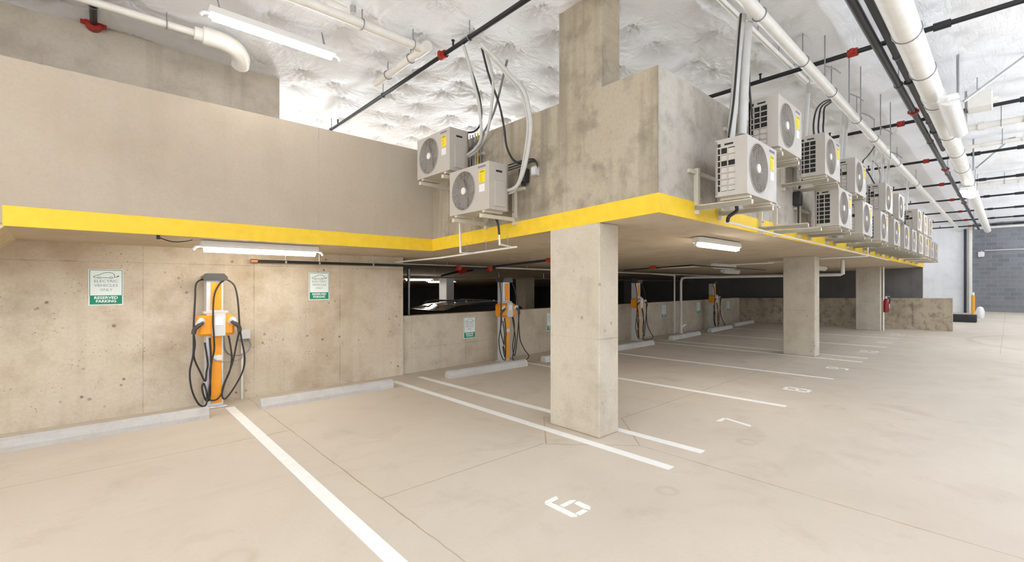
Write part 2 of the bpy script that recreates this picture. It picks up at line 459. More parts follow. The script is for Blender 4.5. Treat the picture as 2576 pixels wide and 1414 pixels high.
for txt, cx, y0 in (('6', 2.44, 1.95), ('7', 5.30, 1.92), ('8', 7.67, 1.96), ('9', 10.17, 2.0), ('10', 13.2, 2.05), ('11', 15.75, 2.1), ('12', 18.5, 2.2)):
    o = stencil(txt, cx, y0, .21 if txt == '6' else .24).build('stall_number', M_line, floor)
    tag(o, 'white stencilled number %s' % txt)

# ceiling: white sheeting pinned up and sagging between the pins
def make_ceiling():
    xs = np.concatenate([np.arange(-9, -.5, .5), np.arange(-.5, 8, .028), np.arange(8, 9, .05), np.arange(9, 14, .05), np.arange(14, 40.1, .2)])
    ys = np.concatenate([np.arange(-7, -1, .6), np.arange(-1, 1.6, .04), np.arange(1.6, 8.0, .028), np.arange(8.0, 8.6, .05), np.arange(8.6, 15, .1), np.arange(15, 26.1, .5)])
    X, Y = np.meshgrid(xs, ys, indexing='ij')
    cx, cy = .62, .64
    I = np.floor(X/cx).astype(int); J = np.floor(Y/cy).astype(int)
    acc = np.zeros_like(X); wr = np.zeros_like(X); k = 9.
    def h(a, b, q):
        v = np.sin(a*127.1+b*311.7+q*74.7)*43758.5453; return v-np.floor(v)
    for di in (-1, 0, 1):
        for dj in (-1, 0, 1):
            a, b = I+di, J+dj
            px = (a+.5+.5*(h(a, b, 1)-.5)+.25*((b % 2)-.5))*cx; py = (b+.5+.5*(h(a, b, 2)-.5))*cy
            dx, dy = X-px, Y-py; d = np.sqrt(dx*dx+dy*dy)+1e-5
            acc += np.exp(-k*d*(1.+.5*(h(a, b, 5)-.5)))
            th = np.arctan2(dy, dx); nn = 11+np.floor(h(a, b, 3)*8)
            wr += .019*np.exp(-d/.17)*np.minimum(1, d/.05)*np.cos(nn*th+h(a, b, 4)*6.28+4*d+1.2*np.sin(2*th))
    d1 = np.clip(-np.log(acc)/k+.17, 0, .8)
    A = np.where(X > 7.2, np.maximum(.55, 1-(X-7.2)*.4), 1.)*np.clip((Y-.2)/1.6, .6, 1)
    Z = 4.70-A*(.20*(1-np.exp(-d1/.20)))+wr*np.maximum(A, .9)
    Z += .012*np.sin(X*5.3+2*np.sin(Y*2.1))*np.sin(Y*4.7+1.3*np.sin(X*1.7))
    nx, ny = X.shape
    v = np.stack([X, Y, Z], -1).reshape(-1, 3)
    ii = (np.arange(nx-1)[:, None]*ny+np.arange(ny-1)[None, :]).ravel()
    q = np.stack([ii, ii+1, ii+ny+1, ii+ny], -1)
    me = bpy.data.meshes.new('ceiling'); me.from_pydata(v.tolist(), [], q.tolist())
    me.polygons.foreach_set('use_smooth', [True]*len(q)); me.materials.append(M_ceil)
    o = bpy.data.objects.new('ceiling', me); COL.objects.link(o); tag(o, kind='structure')
make_ceiling()
struct('trim_roof_deck', MB().box((-9, -7, 4.78), (40, 26, 4.95)), M_dark)

# left wall below the ramp (behind the chargers) and the higher wall above it
struct('wall_left', MB().box((-8, 7.08, -.8), (3.90, 7.42, zs(7.2)+.02)), M_wall)
struct('wall_left_upper', MB().box((-8, 7.08, 2.4), (1.926, 7.42, 4.60)), M_upper)
# low wall beyond it
def along(x): return 7.13+HW*(x-3.99)
m = MB(); m.prism([(3.86, along(3.86)), (20.5, along(20.5)), (20.5, along(20.5)+.2), (3.86, along(3.86)+.2)], 'z', -.8, 1.012)
struct('wall_low', m, M_half)
m = MB()
a, b = (20.5, 7.98), (21.18, 1.3)
vs = [(a[0],a[1],-.8),(b[0],b[1],0),(b[0]+.22,b[1],0),(a[0]+.22,a[1],-.8),(a[0],a[1],1.0),(b[0],b[1],1.115),(b[0]+.22,b[1],1.115),(a[0]+.22,a[1],1.0)]
m.add(vs, [(0,3,2,1),(4,5,6,7),(0,1,5,4),(1,2,6,5),(2,3,7,6),(3,0,4,7)])
struct('wall_end', m, M_end)
# upper deck: slabs with sloping underside
XF, YR, YP = 3.74, 2.137, 5.89
m = MB()
m.prism([(YR+.02, zs(YR)), (26, zs(26)), (26, 2.42), (YR+.02, 2.42)], 'x', XF+.02, 22.38)
m.prism([(YP+.02, zs(YP)), (26, zs(26)), (26, 2.42), (YP+.02, 2.42)], 'x', -8, XF+.02)
struct('ceiling_deck', m, M_soff)
# haunch where the ramp underside drops at the left edge
m = MB(); m.prism([(-.60, zs(6.4)+.02), (-8, zs(6.4)+.02), (-8, 1.55), (-1.05, 1.62)], 'y', YP+.02, 7.08)
struct('trim_haunch', m, M_sand)
BT = .178
def parapet(name, a, b, mat, band, ends=(0, 0)):
    (x0, y0), (x1, y1) = a, b
    m = MB(); m.prism([(y0, zs(y0)+.02), (y1, zs(y1)+.02), (y1, 3.545), (y0, 3.545)], 'x', x0, x1)
    struct(name, m, mat)
parapet('wall_parapet_left', (-8, YP), (XF+.02, YP+.2), M_par, None)
parapet('wall_parapet_front', (XF, YR+.01), (XF+.2, YP-.001), M_par2, None)
parapet('wall_parapet_right', (XF+.01, YR), (22.4, YR+.2), M_par3, None)
e = .006
def band(name, pa, pb, n):
    """yellow painted edge, proud of the concrete by a few millimetres"""
    (xa, ya), (xb, yb) = pa, pb
    za, zb = zs(ya)-.004, zs(yb)-.004
    m = MB(); q = [(xa, ya), (xb, yb), (xb-n[0]*.02, yb-n[1]*.02), (xa-n[0]*.02, ya-n[1]*.02)]
    q = [(p[0]+n[0]*e, p[1]+n[1]*e) for p in q]
    zz = [za, zb, zb, za]
    vs = [(p[0], p[1], z) for p, z in zip(q, zz)]+[(p[0], p[1], z+BT) for p, z in zip(q, zz)]
    m.add(vs, [(0,3,2,1),(4,5,6,7),(0,1,5,4),(1,2,6,5),(2,3,7,6),(3,0,4,7)])
    struct(name, m, M_yellow)
band('trim_yellow_left', (-.615, YP), (XF, YP), (0, -1))
band('trim_yellow_front', (XF, YP), (XF, YR-.001), (-1, 0))
band('trim_yellow_right', (XF-e-.0005, YR), (22.4, YR), (0, -1))
# beyond: dark lower parking level and end walls
struct('floor_lower', MB().box((1.5, 7.4, -.9), (23, 26, -.7)), M_floor)
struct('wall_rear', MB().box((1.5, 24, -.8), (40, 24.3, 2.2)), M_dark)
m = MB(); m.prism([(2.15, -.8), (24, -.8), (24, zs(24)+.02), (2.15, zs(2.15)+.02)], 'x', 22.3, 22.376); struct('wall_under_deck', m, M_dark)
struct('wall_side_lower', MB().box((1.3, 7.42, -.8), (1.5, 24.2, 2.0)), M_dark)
struct('wall_pale', MB().box((31.4, 1.24, -.1), (31.7, 8.4, 4.75)), M_white)
struct('wall_right_unseen', MB().box((-9, -7.3, -.1), (40, -7.0, 4.75)), M_white)  # unseen wall added to keep sky light from reaching under the deck
struct('wall_back', MB().box((32.6, -9, -.1), (32.9, 1.5, 4.75)), M_block)

# ================================================================== COLUMNS
def column(x0, y0, dx, dy, zt, label, upper=False, base=0., mat=None, grp=None):
    m = MB()
    m.box((x0, y0, base), (x0+dx, y0+dy, zt), bev=.012)
    o = m.build('concrete_column', mat or M_col); tag(o, label, 'column', grp)
    return o
c1 = column(3.735, 2.79, .335, .68, zs(2.8)+.004, 'nearest tall concrete column, through the deck corner up to the ceiling')
m = MB(); m.box((3.7405, 2.77, 2.43), (4.06, 3.34, 4.66), bev=.006); m.build('upper_shaft', M_par2, c1)
column(11.42, 2.83, .33, .62, zs(2.84)+.004, 'middle concrete column standing alone between the parking lines')
column(19.66, 2.97, .22, .68, zs(2.98)+.004, 'farthest concrete column under the deck, with a fire extinguisher')
# columns standing in the dark level behind the low wall
column(8.13, 12.0, .30, .42, 1.86, 'pale column brightly lit by lamps behind the low wall', base=-.7, mat=M_white)  # lamp light put into the pale concrete colour
column(11.63, 12.0, .45, .55, 1.86, 'dim concrete column behind the low wall, right of the second charger', base=-.7)
column(17.3, 11.2, .5, .4, 1.88, 'unlit column behind the low wall near the third charger', base=-.7, mat=M_dark)  # shade put into the dark concrete colour

# ================================================================== LAMPS
def lamp(loc, L, axis, lit, label, grp, wid=.15, hang=None, wy=(.02, -.02)):
    t = thing('strip_light', loc, 0 if axis == 'x' else PI/2, label, 'ceiling light', grp)
    m = MB(); m.prism([(-wid/2, .0), (wid/2, .0), (wid/2-.02, .075), (-wid/2+.02, .075)], 'x', -L/2, L/2)
    m.build('housing', M_hous, t)
    m = MB(); n = 10
    prof = [(-wid/2+.012+(wid-.024)*k/n, -.055*math.sin(PI*k/n)) for k in range(n+1)]+[(wid/2-.012, .004), (-wid/2+.012, .004)]
    m.prism(prof, 'x', -L/2+.03, L/2-.03)
    m.build('diffuser', {0: M_frost, 1: M_lit, 2: M_litc}[lit], t)
    for sx in (-1, 1):
        m = MB(); m.tube([(sx*(L/2-.01), 0, .02), (sx*(L/2+.05), 0, .0), (sx*(L/2+.075), 0, -.035)], .016, 8); m.build('end_clip', M_hous, t)
    if hang:
        for sx in (-1, 1):
            m = MB()
            for k, q in enumerate(wy): m.cyl((sx*L*.42, min(max(q, -wid*.4), wid*.4), .05), (sx*L*.42-.03-.02*k, q, hang), .006, 6)
            m.build('suspension_wire', M_rod, t)
    return t
lamp((1.46, 5.47, 4.30), 1.26, 'x', 2, 'lit strip light hung from the white ceiling above the ramp wall', None, hang=.22)
lamp((1.50, 6.18, zs(6.18)-.078), 1.28, 'x', 1, 'lit strip light under the yellow ramp edge, above the first charger', None)
lamp((6.4, 2.74, zs(2.74)-.085), 1.25, 'x', 1, 'lit strip light under the deck, right of the nearest column', None)
lamp((9.0, .53, 3.91), 1.95, 'x', 0, 'unlit strip light beside the big white ceiling pipe', None, wid=.22, hang=.60, wy=(-.07, -.085))
lamp((16.8, .72, 3.95), 1.3, 'x', 2, 'glowing strip light at the far end of the big white pipe', None, wid=.30, hang=.56, wy=(.14, -.14))
lamp((12.0, 5.0, zs(5.0)-.08), 1.25, 'x', 0, 'dim strip light under the deck left of the middle column', None)
lamp((16.6, 4.0, zs(4.0)-.08), 1.25, 'x', 0, 'dim strip light under the deck right of the middle column', None)
lamp((15.4, 6.2, zs(6.2)-.08), 1.25, 'x', 0, 'farthest dim strip light under the deck, above the fourth charger', None)
lamp((7.25, 12.2, zs(12.2)-.09), .9, 'x', 1, 'lit strip light behind the low wall, left one of the two', None)
lamp((9.0, 13.6, zs(13.6)-.09), 1.1, 'x', 1, 'lit strip light behind the low wall, by the pale column', None)

def point_light(loc, power, col, rad=.25):
    l = bpy.data.lights.new('unseen_light', 'POINT'); l.energy = power; l.color = col; l.shadow_soft_size = rad
    o = bpy.data.objects.new('unseen_light', l); COL.objects.link(o); o.location = loc
def panel(loc, power, col, up=False, sx=1.25, sy=.3):
    l = bpy.data.lights.new('unseen_light', 'AREA'); l.energy = power; l.color = col; l.shape = 'RECTANGLE'; l.size = sx; l.size_y = sy
    o = bpy.data.objects.new('unseen_light', l); COL.objects.link(o); o.location = loc
    if up: o.rotation_euler = (PI, 0, 0)
# lamps on the upper deck, behind the parapets
for x, y, p in ((0.5, 9.5, 230), (9.5, 12.0, 620), (14, 8.5, 260), (19, 12, 260), (5.5, 15, 520), (12, 18, 300)):
    point_light((x, y, 2.7), p, DECK_C)
# fill lights added out of view: down onto the floor, up onto the ceiling
for x in (-5.5, -1.5, 2.5, 6.5, 10.5, 14.5, 18.5, 22.5, 26.5, 30):
    panel((x, -1.5, 4.15), FILL_D*(2.2 if x > 24 else 1), FILL_C); panel((x, -3.6, 2.5), FILL_U, DECK_C, True)
for x, y, z, p in ((-2.4, 2.6, 3.5, 95), (-4.5, 5.0, 1.8, 60)): point_light((x, y, z), p, (1.0, .95, .88))  # unseen warm point lights added to brighten the left side
for x, y in ((-4.5, 3.2), (-1.2, 1.6)):
    panel((x, y, 4.2), FILL_D, FILL_C)  # extra unseen fill added at the left, facing down

# ================================================================== WHEEL STOPS
def wheel_stop(xa, xb, y, label, ang=0.):
    L = xb-xa; m = MB()
    pr = [(-.0, 0), (.15, 0), (.15, .045), (.122, .105), (.09, .125), (.06, .125), (.028, .105), (0, .045)]
    m.prism(pr, 'x', 0, L)
    o = m.build('wheel_stop', M_stop, None, (xa, y, 0), ang); tag(o, label, 'wheel stop', 'concrete wheel stops along the charger wall')
    return o
wheel_stop(-.85, .955, 6.28, 'wheel stop at the left picture edge, left of the first charger')
wheel_stop(1.50, 3.30, 6.27, 'wheel stop under the second sign, right of the first charger')
wheel_stop(4.30, 6.10, 6.24, 'wheel stop in front of the second charger')
wheel_stop(6.63, 8.43, 6.27, 'wheel stop mostly hidden behind the nearest column')
wheel_stop(8.92, 10.72, 6.24, 'wheel stop in front of the third charger')
wheel_stop(12.0, 13.9, 6.40, 'wheel stop right of the white floor pipe', .05)
wheel_stop(14.9, 16.9, 6.60, 'wheel stop in front of the fourth charger', .07)
wheel_stop(17.7, 19.8, 6.95, 'farthest wheel stop, in the corner by the end wall', .04)

# ================================================================== EV CHARGERS
def C(cx, cy, ly=-.16): return ((cx-310)*.0014, ly, max(.015, 1.8436-cy*.001401))
def charger(loc, label, variant):
    t = thing('charging_station', loc, 0, label, 'car charger', 'charging stations along the wall')
    m = MB(); m.box((-.10, -.09, .02), (.085, .09, 1.62), bev=.008); m.build('post', M_silver, t)
    m = MB(); m.box((-.13, -.13, 0), (.12, .12, .022), bev=.006); m.build('base_plate', M_silver, t)
    m = MB(); m.box((-.055, -.099, .06), (.062, -.088, .905), bev=.003); m.box((-.055, -.099, 1.24), (.062, -.088, 1.585), bev=.003)
    m.build('front_panel', M_orange, t)
    m = MB(); m.box((-.06, -.103, .60), (.066, -.098, .665)); m.build('panel_notice', M_plab, t)
    m = MB()
    for k in range(7): m.box((-.05, -.1005, .13+.07*k), (.0+.008*(k % 3), -.0985, .142+.07*k))
    # head: body, pale centre panel, holsters
    m = MB(); m.box((-.20, -.155, .915), (.20, .06, 1.175), bev=.03); hd = m.build('head', M_orange, t)
    m = MB(); m.box((-.05, -.172, .91), (.095, -.15, 1.195), bev=.006); m.build('centre_panel', M_lgrey, hd)
    m = MB(); m.box((-.02, -.176, 1.05), (.065, -.17, 1.15)); m.build('screen', M_frost, hd)
    m = MB(); m.box((-.13, -.10, 1.19), (.135, .05, 1.225), bev=.006); m.build('crossbar', M_lgrey, t)
    m = MB()
    m.prism([(-.135, 1.61), (.125, 1.61), (.125, 1.655), (.085, 1.70), (-.09, 1.70), (-.135, 1.66)], 'y', -.13, .09)
    m.build('cap', M_cap, t)
    for sx in (-1, 1):
        m = MB(); m.tube([(sx*.15, -.15, 1.08), (sx*.17, -.19, 1.12), (sx*.20, -.185, 1.06)], .035, 10, True); m.build('holster', M_lgrey, hd)
        m = MB()
        m.tube([(sx*.155, -.20, 1.095), (sx*.20, -.215, 1.055), (sx*.235, -.20, 1.015), (sx*.245, -.19, .96)], [.026, .03, .026, .018]+[.018]*0 if False else .026, 8, True)
        m.build('connector', M_cap, t)
    L1 = [C(245,160,-.05), C(205,158,-.08), C(160,200,-.12), C(148,330,-.17), C(136,560,-.19), C(134,800,-.18), C(110,960,-.17), C(125,1120,-.17), C(175,1250,-.18), C(225,1265,-.18), C(235,1170,-.15), C(215,1080,-.13), C(200,1120,-.15), C(230,1230,-.15), C(262,1200,-.13), C(262,980,-.13), C(270,900,-.13), C(262,680,-.10)]
    L2 = [C(150,560,-.2), C(135,620,-.2), C(145,720,-.19), C(140,840,-.17), C(190,980,-.15), C(225,1060,-.14), C(235,980,-.13), C(245,900,-.12), C(225,720,-.10)]
    R1 = [C(380,160,-.05), C(410,165,-.08), C(455,220,-.12), C(475,360,-.16), C(485,570,-.18), C(500,700,-.18), C(528,880,-.17), C(512,1010,-.16), C(440,1150,-.17), C(372,1235,-.18), C(350,1200,-.16), C(370,1100,-.15), C(410,1000,-.14), C(428,880,-.14), C(420,760,-.12), C(408,672,-.10)]
    R2 = [C(372,165,-.1), C(330,205,-.13), C(290,310,-.15), C(278,520,-.19), C(284,660,-.19), C(290,790,-.16), C(270,900,-.15), C(262,1050,-.15), C(250,1210,-.16), C(300,1235,-.17), C(345,1190,-.16), C(360,1120,-.15), C(430,930,-.15), C(465,740,-.16), C(482,620,-.2)]
    if variant:
        R1 = [C(380,160,-.05), C(410,170,-.08), C(440,260,-.12), C(470,420,-.15), C(480,600,-.18), C(490,800,-.18), C(500,1000,-.2), C(560,1150,-.24), C(640,1250,-.26), C(600,1300,-.24), C(480,1301,-.2), C(400,1303,-.19), C(370,1250,-.17), C(420,1120,-.15), C(440,950,-.14), C(410,672,-.10)]
        R2 = [C(480,620,-.2), C(470,800,-.19), C(450,1000,-.18), C(420,1180,-.18), C(395,1230,-.18), C(385,1100,-.15), C(420,930,-.14), C(440,780,-.12), C(425,672,-.10)]
    for P, nm in ((L1, 'cable'), (L2, 'cable'), (R1, 'cable'), (R2, 'cable')):
        m = MB(); m.tube(P, .0105, 7, True, None, True, 5); m.build(nm, M_cable, t)
    if not variant:
        m = MB(); m.tube([C(275,860,-.11), C(330,895,-.14), C(420,910,-.13), C(510,895,-.1), C(520,850,-.06)], .006, 6, True)
        m.build('grey_lead', M_rod, t)
    return t
ch = charger((1.10, 6.87, 0), 'first orange charging station, nearest, between the two large signs', 0)
ch2 = charger((6.12, 6.96, 0), 'second orange charging station, its cables trailing onto the floor behind a wheel stop', 1)
dup(ch2, (11.2, 7.10, 0), label='third orange charging station, just right of the nearest column')
dup(ch2, (16.7, 7.38, 0), label='fourth charging station, farthest and dim, left of the middle column')
t = thing('junction_box', (1.475, 7.075, .88), 0, 'grey electrical box on the wall right of the first charger', 'electrical box')
m = MB(); m.box((-.065, -.075, -.06), (.065, 0, .07), bev=.006); m.build('box', M_lgrey, t)
m = MB(); m.box((-.055, -.08, -.05), (.055, -.074, .06)); m.build('lid', M_lgrey, t)
m = MB(); m.cyl((-.03, -.04, -.06), (-.03, -.04, -.88), .014, 8); m.build('conduit', M_pvc, t)
m = MB(); m.tube([(.04, -.04, -.06), (.07, -.05, -.16), (.0, -.06, -.25), (-.16, -.09, -.26), (-.24, -.1, -.18), (-.26, -.11, .0)], .011, 8, True); m.build('flexible_conduit', M_rod, t)

# ================================================================== SIGNS
def sign(loc, label, rz=0.):
    t = thing('parking_sign', loc, rz, label, 'sign', 'green and white electric vehicle parking signs')
    w, h = .303, .417
    m = MB(); m.box((-w/2, -.006, -h/2), (w/2, 0, h/2), bev=.002); m.build('plate', M_sgn, t)
    m = MB(); k = .011
    z0 = -h/2+.275*h
    m.box((-w/2+k, -.0068, -h/2+k), (w/2-k, -.006, z0)); m.build('green_band', M_sgreen, t)
    m = MB()
    for a, b in (((-w/2+k, h/2-k), (w/2-k, h/2-k)), ((-w/2+k, z0), (-w/2+k, h/2-k)), ((w/2-k, z0), (w/2-k, h/2-k))): m.strip([a, b], .0055, -.0071)
    m.build('border', M_sdk, t)
    m = MB()
    car = [(-.104, .113), (-.108, .124), (-.098, .131), (-.06, .143), (-.02, .166), (.0, .171), (.035, .171), (.06, .162), (.072, .147), (.075, .124), (.07, .115), (.083, .115), (.094, .120), (.098, .126)]
    m.strip(car, .0052, -.0072); m.strip([(-.104, .113), (-.074, .111)], .0052, -.0072); m.strip([(-.046, .111), (.03, .111)], .0052, -.0072)
    for cx in (-.06, .045):
        m.strip([(cx+.013*math.cos(q*PI/4), .111+.010*math.sin(q*PI/4)) for q in range(9)], .0045, -.0072)
    m.prism([(.092, .122), (.102, .118), (.116, .130), (.106, .139)], 'y', -.0072, -.006); m.build('car_pictogram', M_sdk, t)
    m = MB()
    text_into(m, 'ELECTRIC', .044, 0, .070, -.0062, width=.205); text_into(m, 'VEHICLES', .044, 0, .020, -.0062, width=.205); text_into(m, 'ONLY', .042, 0, -.030, -.0062, width=.108)
    m.build('lettering', M_sgray, t)
    m = MB(); text_into(m, 'RESERVED', .044, 0, -.122, -.0068, width=.205, bold=.0012); text_into(m, 'PARKING', .044, 0, -.163, -.0068, width=.175, bold=.0012)
    m.build('band_lettering', M_swhite, t)
    for z in (h/2-.009, -h/2+.009+.004):
        m = MB(); m.cyl((0, -.006, z), (0, -.010, z), .005, 8); m.build('screw', M_gal, t)
    return t
sg = sign((.067, 7.08, 1.527), 'first parking sign, largest, on the wall left of the first charger')
dup(sg, (2.482, 7.08, 1.537), label='second parking sign, on the tall wall right of the first charger')
rz = math.atan(HW)
for px, py, lb in ((1181, 824, 'parking sign on the low wall left of the second charger'), (1386, 809, 'parking sign on the low wall just left of the nearest column'),
                   (1670, 783, 'parking sign on the low wall right of the third charger'), (1757, 775, 'parking sign on the low wall left of the fourth charger'),
                   (1832, 770, 'farthest parking sign, right of the fourth charger')):
    dup(sg, onhalf(px, py), rz, label=lb)

# ================================================================== AIR CONDITIONERS
AW, AD, AH = .77, .285, .535
def ac_unit(dark_cells, name='air_conditioner'):
    t = thing(name)
    fx, fz, R = .285, .27, .228
    m = MB(); n = 40
    # front with a round opening
    out = []; inn = []
    for k in range(n):
        a = 2*PI*k/n+PI/n; u, v = math.cos(a), math.sin(a)
        inn.append((fx+R*u, 0, fz+R*v))
        sc = min(((AW-fx) if u > 0 else fx)/max(abs(u), 1e-6), ((AH-fz) if v > 0 else fz)/max(abs(v), 1e-6))
        out.append((fx+sc*u, 0, fz+sc*v))
    vs = inn+out+[(p[0], .09, p[2]) for p in inn]
    fs = [(k, n+k, n+(k+1) % n, (k+1) % n) for k in range(n)]+[(k, (k+1) % n, 2*n+(k+1) % n, 2*n+k) for k in range(n)]
    m.add(vs, fs); cs = [(0,0,0),(AW,0,0),(AW,0,AH),(0,0,AH)]
    for ci, c in enumerate(cs):   # fill the corners
        pt = [o for o in out]
        near = sorted(range(n), key=lambda k: (pt[k][0]-c[0])**2+(pt[k][2]-c[2])**2)[:2]
        m.add([c, pt[near[0]], pt[near[1]]], [(0, 1, 2)])
    m.box((0, 0.001, AH-.012), (AW, AD, AH)); m.box((0, 0.001, 0), (AW, AD, .012)); m.box((AW-.012, 0.001, .012), (AW, AD, AH-.012))
    m.box((0, AD-.02, .012), (AW, AD, AH-.012), M_ac)
    # left side: solid front half, barred openings in the rear half
    m.box((0, 0.001, .012), (.012, .105, AH-.012)); m.box((0, AD-.014, .012), (.012, AD, AH-.012))
    m.box((0, .105, .012), (.012, AD-.014, .045)); m.box((0, .105, AH-.085), (.012, AD-.014, AH-.012))
    for k in range(1, 7):
        z = .045+(AH-.13)*k/7; m.box((0, .105, z-.005), (.012, AD-.014, z+.005))
    for y in (.172, .236): m.box((0, y-.004, .045), (.012, y+.004, AH-.085))
    for r in range(7):
        for cc in range(2):
            if (r, cc) in dark_cells: continue
            z0 = .045+(AH-.13)*r/7+.006; z1 = .045+(AH-.13)*(r+1)/7-.006
            y0, y1 = ((.108, .168), (.176, .232))[cc]
            m.box((.010, y0, z0), (.0158, y1, z1), M_coil)
    m.build('casing', M_ac, t)
    m = MB(); m.box((.016, .106, .03), (.03, AD-.016, AH-.06)); m.build('vent_interior', M_acd, t)
    m = MB(); m.box((-.002, .12, AH-.062), (0.001, .20, AH-.045)); m.box((-.002, .235, AH-.07), (.001, .262, AH-.04)); m.build('side_slot', M_acd, t)
    # fan behind a ring grille
    m = MB(); m.disc((fx, .085, fz), R, 'y', 32, 1); m.build('fan_well', M_fan, t)
    m = MB()
    for b in range(3):
        a0 = b*2*PI/3; vs = []
        for i in range(7):
            r = .05+(R-.07)*i/6
            for j in (0, 1):
                a = a0+(-.38 if j == 0 else .38)*(1-.25*i/6)+.25*i/6
                vs.append((fx+r*math.cos(a), .045+(.02 if j else -.012), fz+r*math.sin(a)))
        m.add(vs, [(2*i, 2*i+1, 2*i+3, 2*i+2) for i in range(6)], True)
    m.build('fan_blades', M_fan, t)
    m = MB()
    for k in range(11):
        r = .05+(R-.05)*k/10; m.ring((fx, .004, fz), r, .0022, 'y', 32, 4)
    for k in range(16):
        a = 2*PI*k/16; m.cyl((fx+.04*math.cos(a), .006, fz+.04*math.sin(a)), (fx+R*math.cos(a+.12), .006, fz+R*math.sin(a+.12)), .0022, 4)
    m.ring((fx, -.001, fz), R+.004, .006, 'y', 40, 6)
    g = m.build('fan_grille', M_wire, t)
    m = MB(); m.cyl((fx, .012, fz), (fx, -.006, fz), .042, 20); m.build('hub_cap', M_hub, g)
    # labels on the right of the front, side panel
    m = MB(); m.box((.585, -.002, .315), (.695, 0, .46)); l = m.build('energy_label', M_elab, t)
    m = MB(); m.box((.60, -.0028, .425), (.68, -.002, .45))
    for k in range(4): m.box((.60, -.0028, .33+.022*k), (.64+.01*(k % 2), -.002, .336+.022*k))
    m.build('print', plain('label print', (.42, .34, .03), .6), l)
    m = MB(); m.box((.59, -.002, .21), (.69, 0, .295)); m.build('rating_plate', M_plab, t)
    m = MB()
    for k in range(7): m.box((.565+.021*k, -.002, .485), (.581+.021*k, 0, .507))
    m.build('brand_mark', M_ink, t)
    m = MB(); m.box((AW, .07, .04), (AW+.012, .23, .33), bev=.004); m.build('valve_cover', M_ac, t)
    m = MB(); m.box((AW-.001, .10, .43), (AW+.003, .19, .452)); m.build('handle_slot', M_acd, t)
    for x in (.09, AW-.14):
        m = MB(); m.box((x, .01, -.025), (x+.05, AD-.01, 0)); m.build('foot', M_brk, t)
    return t
def bracket(name='wall_bracket'):
    """two L arms on the wall and a rail; origin at the wall, under the unit's left corner"""
    t = thing(name)
    for x in (.085, AW-.145):
        m = MB(); m.box((x, -.545, -.06), (x+.045, -.01, -.02)); m.box((x, -.545, -.06), (x+.004, -.01, -.01)); m.build('arm', M_brk, t)
        m = MB(); m.box((x, -.045, -.02), (x+.045, -.0, .36)); m.box((x, -.045, -.10), (x+.045, 0, -.02)); m.build('upright', M_brk, t)
        for z in (.30, .05):
            m = MB(); m.cyl((x+.022, -.045, z), (x+.022, -.062, z), .012, 8); m.build('bolt', M_gal, t)
    m = MB(); m.box((-.05, -.03, .30), (AW+.05, -.0, .335)); m.build('rail', M_brk, t)
    return t
dk_all = {(r, c) for r in range(7) for c in range(2)}
acA = ac_unit({(4, 0), (4, 1), (6, 1)}); acB = ac_unit({(r, c) for r in (3, 4, 5, 6) for c in (0, 1)}); acC = ac_unit(dk_all); acD = ac_unit({(4, 0), (4, 1), (5, 1)})
brk0 = bracket()
used = set()
def put_ac(proto, loc, rot, label, grp):
    o = proto if proto.name not in used else dup(proto)
    used.add(proto.name); o.location = loc; o.rotation_euler = (0, 0, rot)
    tag(o, label, 'air conditioner', grp); return o
def put_bracket(loc, rot, label, grp):
    o = brk0 if 'b' not in used else dup(brk0)
    used.add('b'); o.location = loc; o.rotation_euler = (0, 0, rot); tag(o, label, 'bracket', grp); return o
ORD = ['first', 'second', 'third', 'fourth', 'fifth', 'sixth', 'seventh', 'eighth', 'ninth', 'tenth', 'eleventh', 'twelfth']
YF = 1.60
low = [(4.33, acA), (7.60, acC), (9.12, acD), (10.62, acC), (12.05, acC), (13.40, acC), (14.65, acA), (15.9, acC), (17.2, acA), (18.5, acA), (19.75, acA)]
up = [(5.15, acB), (6.90, acC), (8.58, acD), (11.12, acD), (12.65, acC), (15.6, acD), (16.9, acA), (18.1, acA)]
ZL, ZU = 2.385, 2.985
for i, (x, p) in enumerate(low):
    put_ac(p, (x, YF, ZL), 0, '%s outdoor air conditioner of the right wall\'s lower row, counted from the corner' % ORD[i], 'air conditioners on the right parapet')
    put_bracket((x, YR, ZL-.002+.02-.043), 0, 'cream steel bracket under the %s lower air conditioner of the right wall' % ORD[i], 'air conditioner brackets')
for i, (x, p) in enumerate(up):
    put_ac(p, (x, YF, ZU), 0, '%s outdoor air conditioner of the right wall\'s upper row, counted from the corner' % ORD[i], 'air conditioners on the right parapet')
    put_bracket((x, YR, ZU-.025), 0, 'cream steel bracket under the %s upper air conditioner of the right wall' % ORD[i], 'air conditioner brackets')
put_bracket((6.05, YR, ZL-.09), 0, 'empty cream steel bracket between the first two lower air conditioners', 'air conditioner brackets')
put_ac(acA, (3.22, 4.68, 2.405), -PI/2, 'lower air conditioner on the front parapet, left of the nearest column', 'air conditioners on the front parapet')
put_ac(acA, (3.22, 5.45, 2.985), -PI/2, 'upper air conditioner on the front parapet, by the ramp corner', 'air conditioners on the front parapet')
put_bracket((3.74, 4.68, 2.38), -PI/2, 'bracket carrying the lower air conditioner left of the nearest column', 'air conditioner brackets')
put_bracket((3.74, 5.45, 2.96), -PI/2, 'bracket carrying the upper air conditioner by the ramp corner', 'air conditioner brackets')

# ================================================================== LINESETS, CABLES, DRAINS
def run(name, pts, r, mat, label, cat, grp=None, seg=8, curved=True, sub=6):
    m = MB(); m.tube(pts, r, seg, curved, None, True, sub)
    return tag(m.build(name, mat), label, cat, grp)
def PX(X, L): return [onx(X+dx, px, py) for (px, py, dx) in L]
def PY(Y, L): return [ony(Y+dy, px, py) for (px, py, dy) in L]
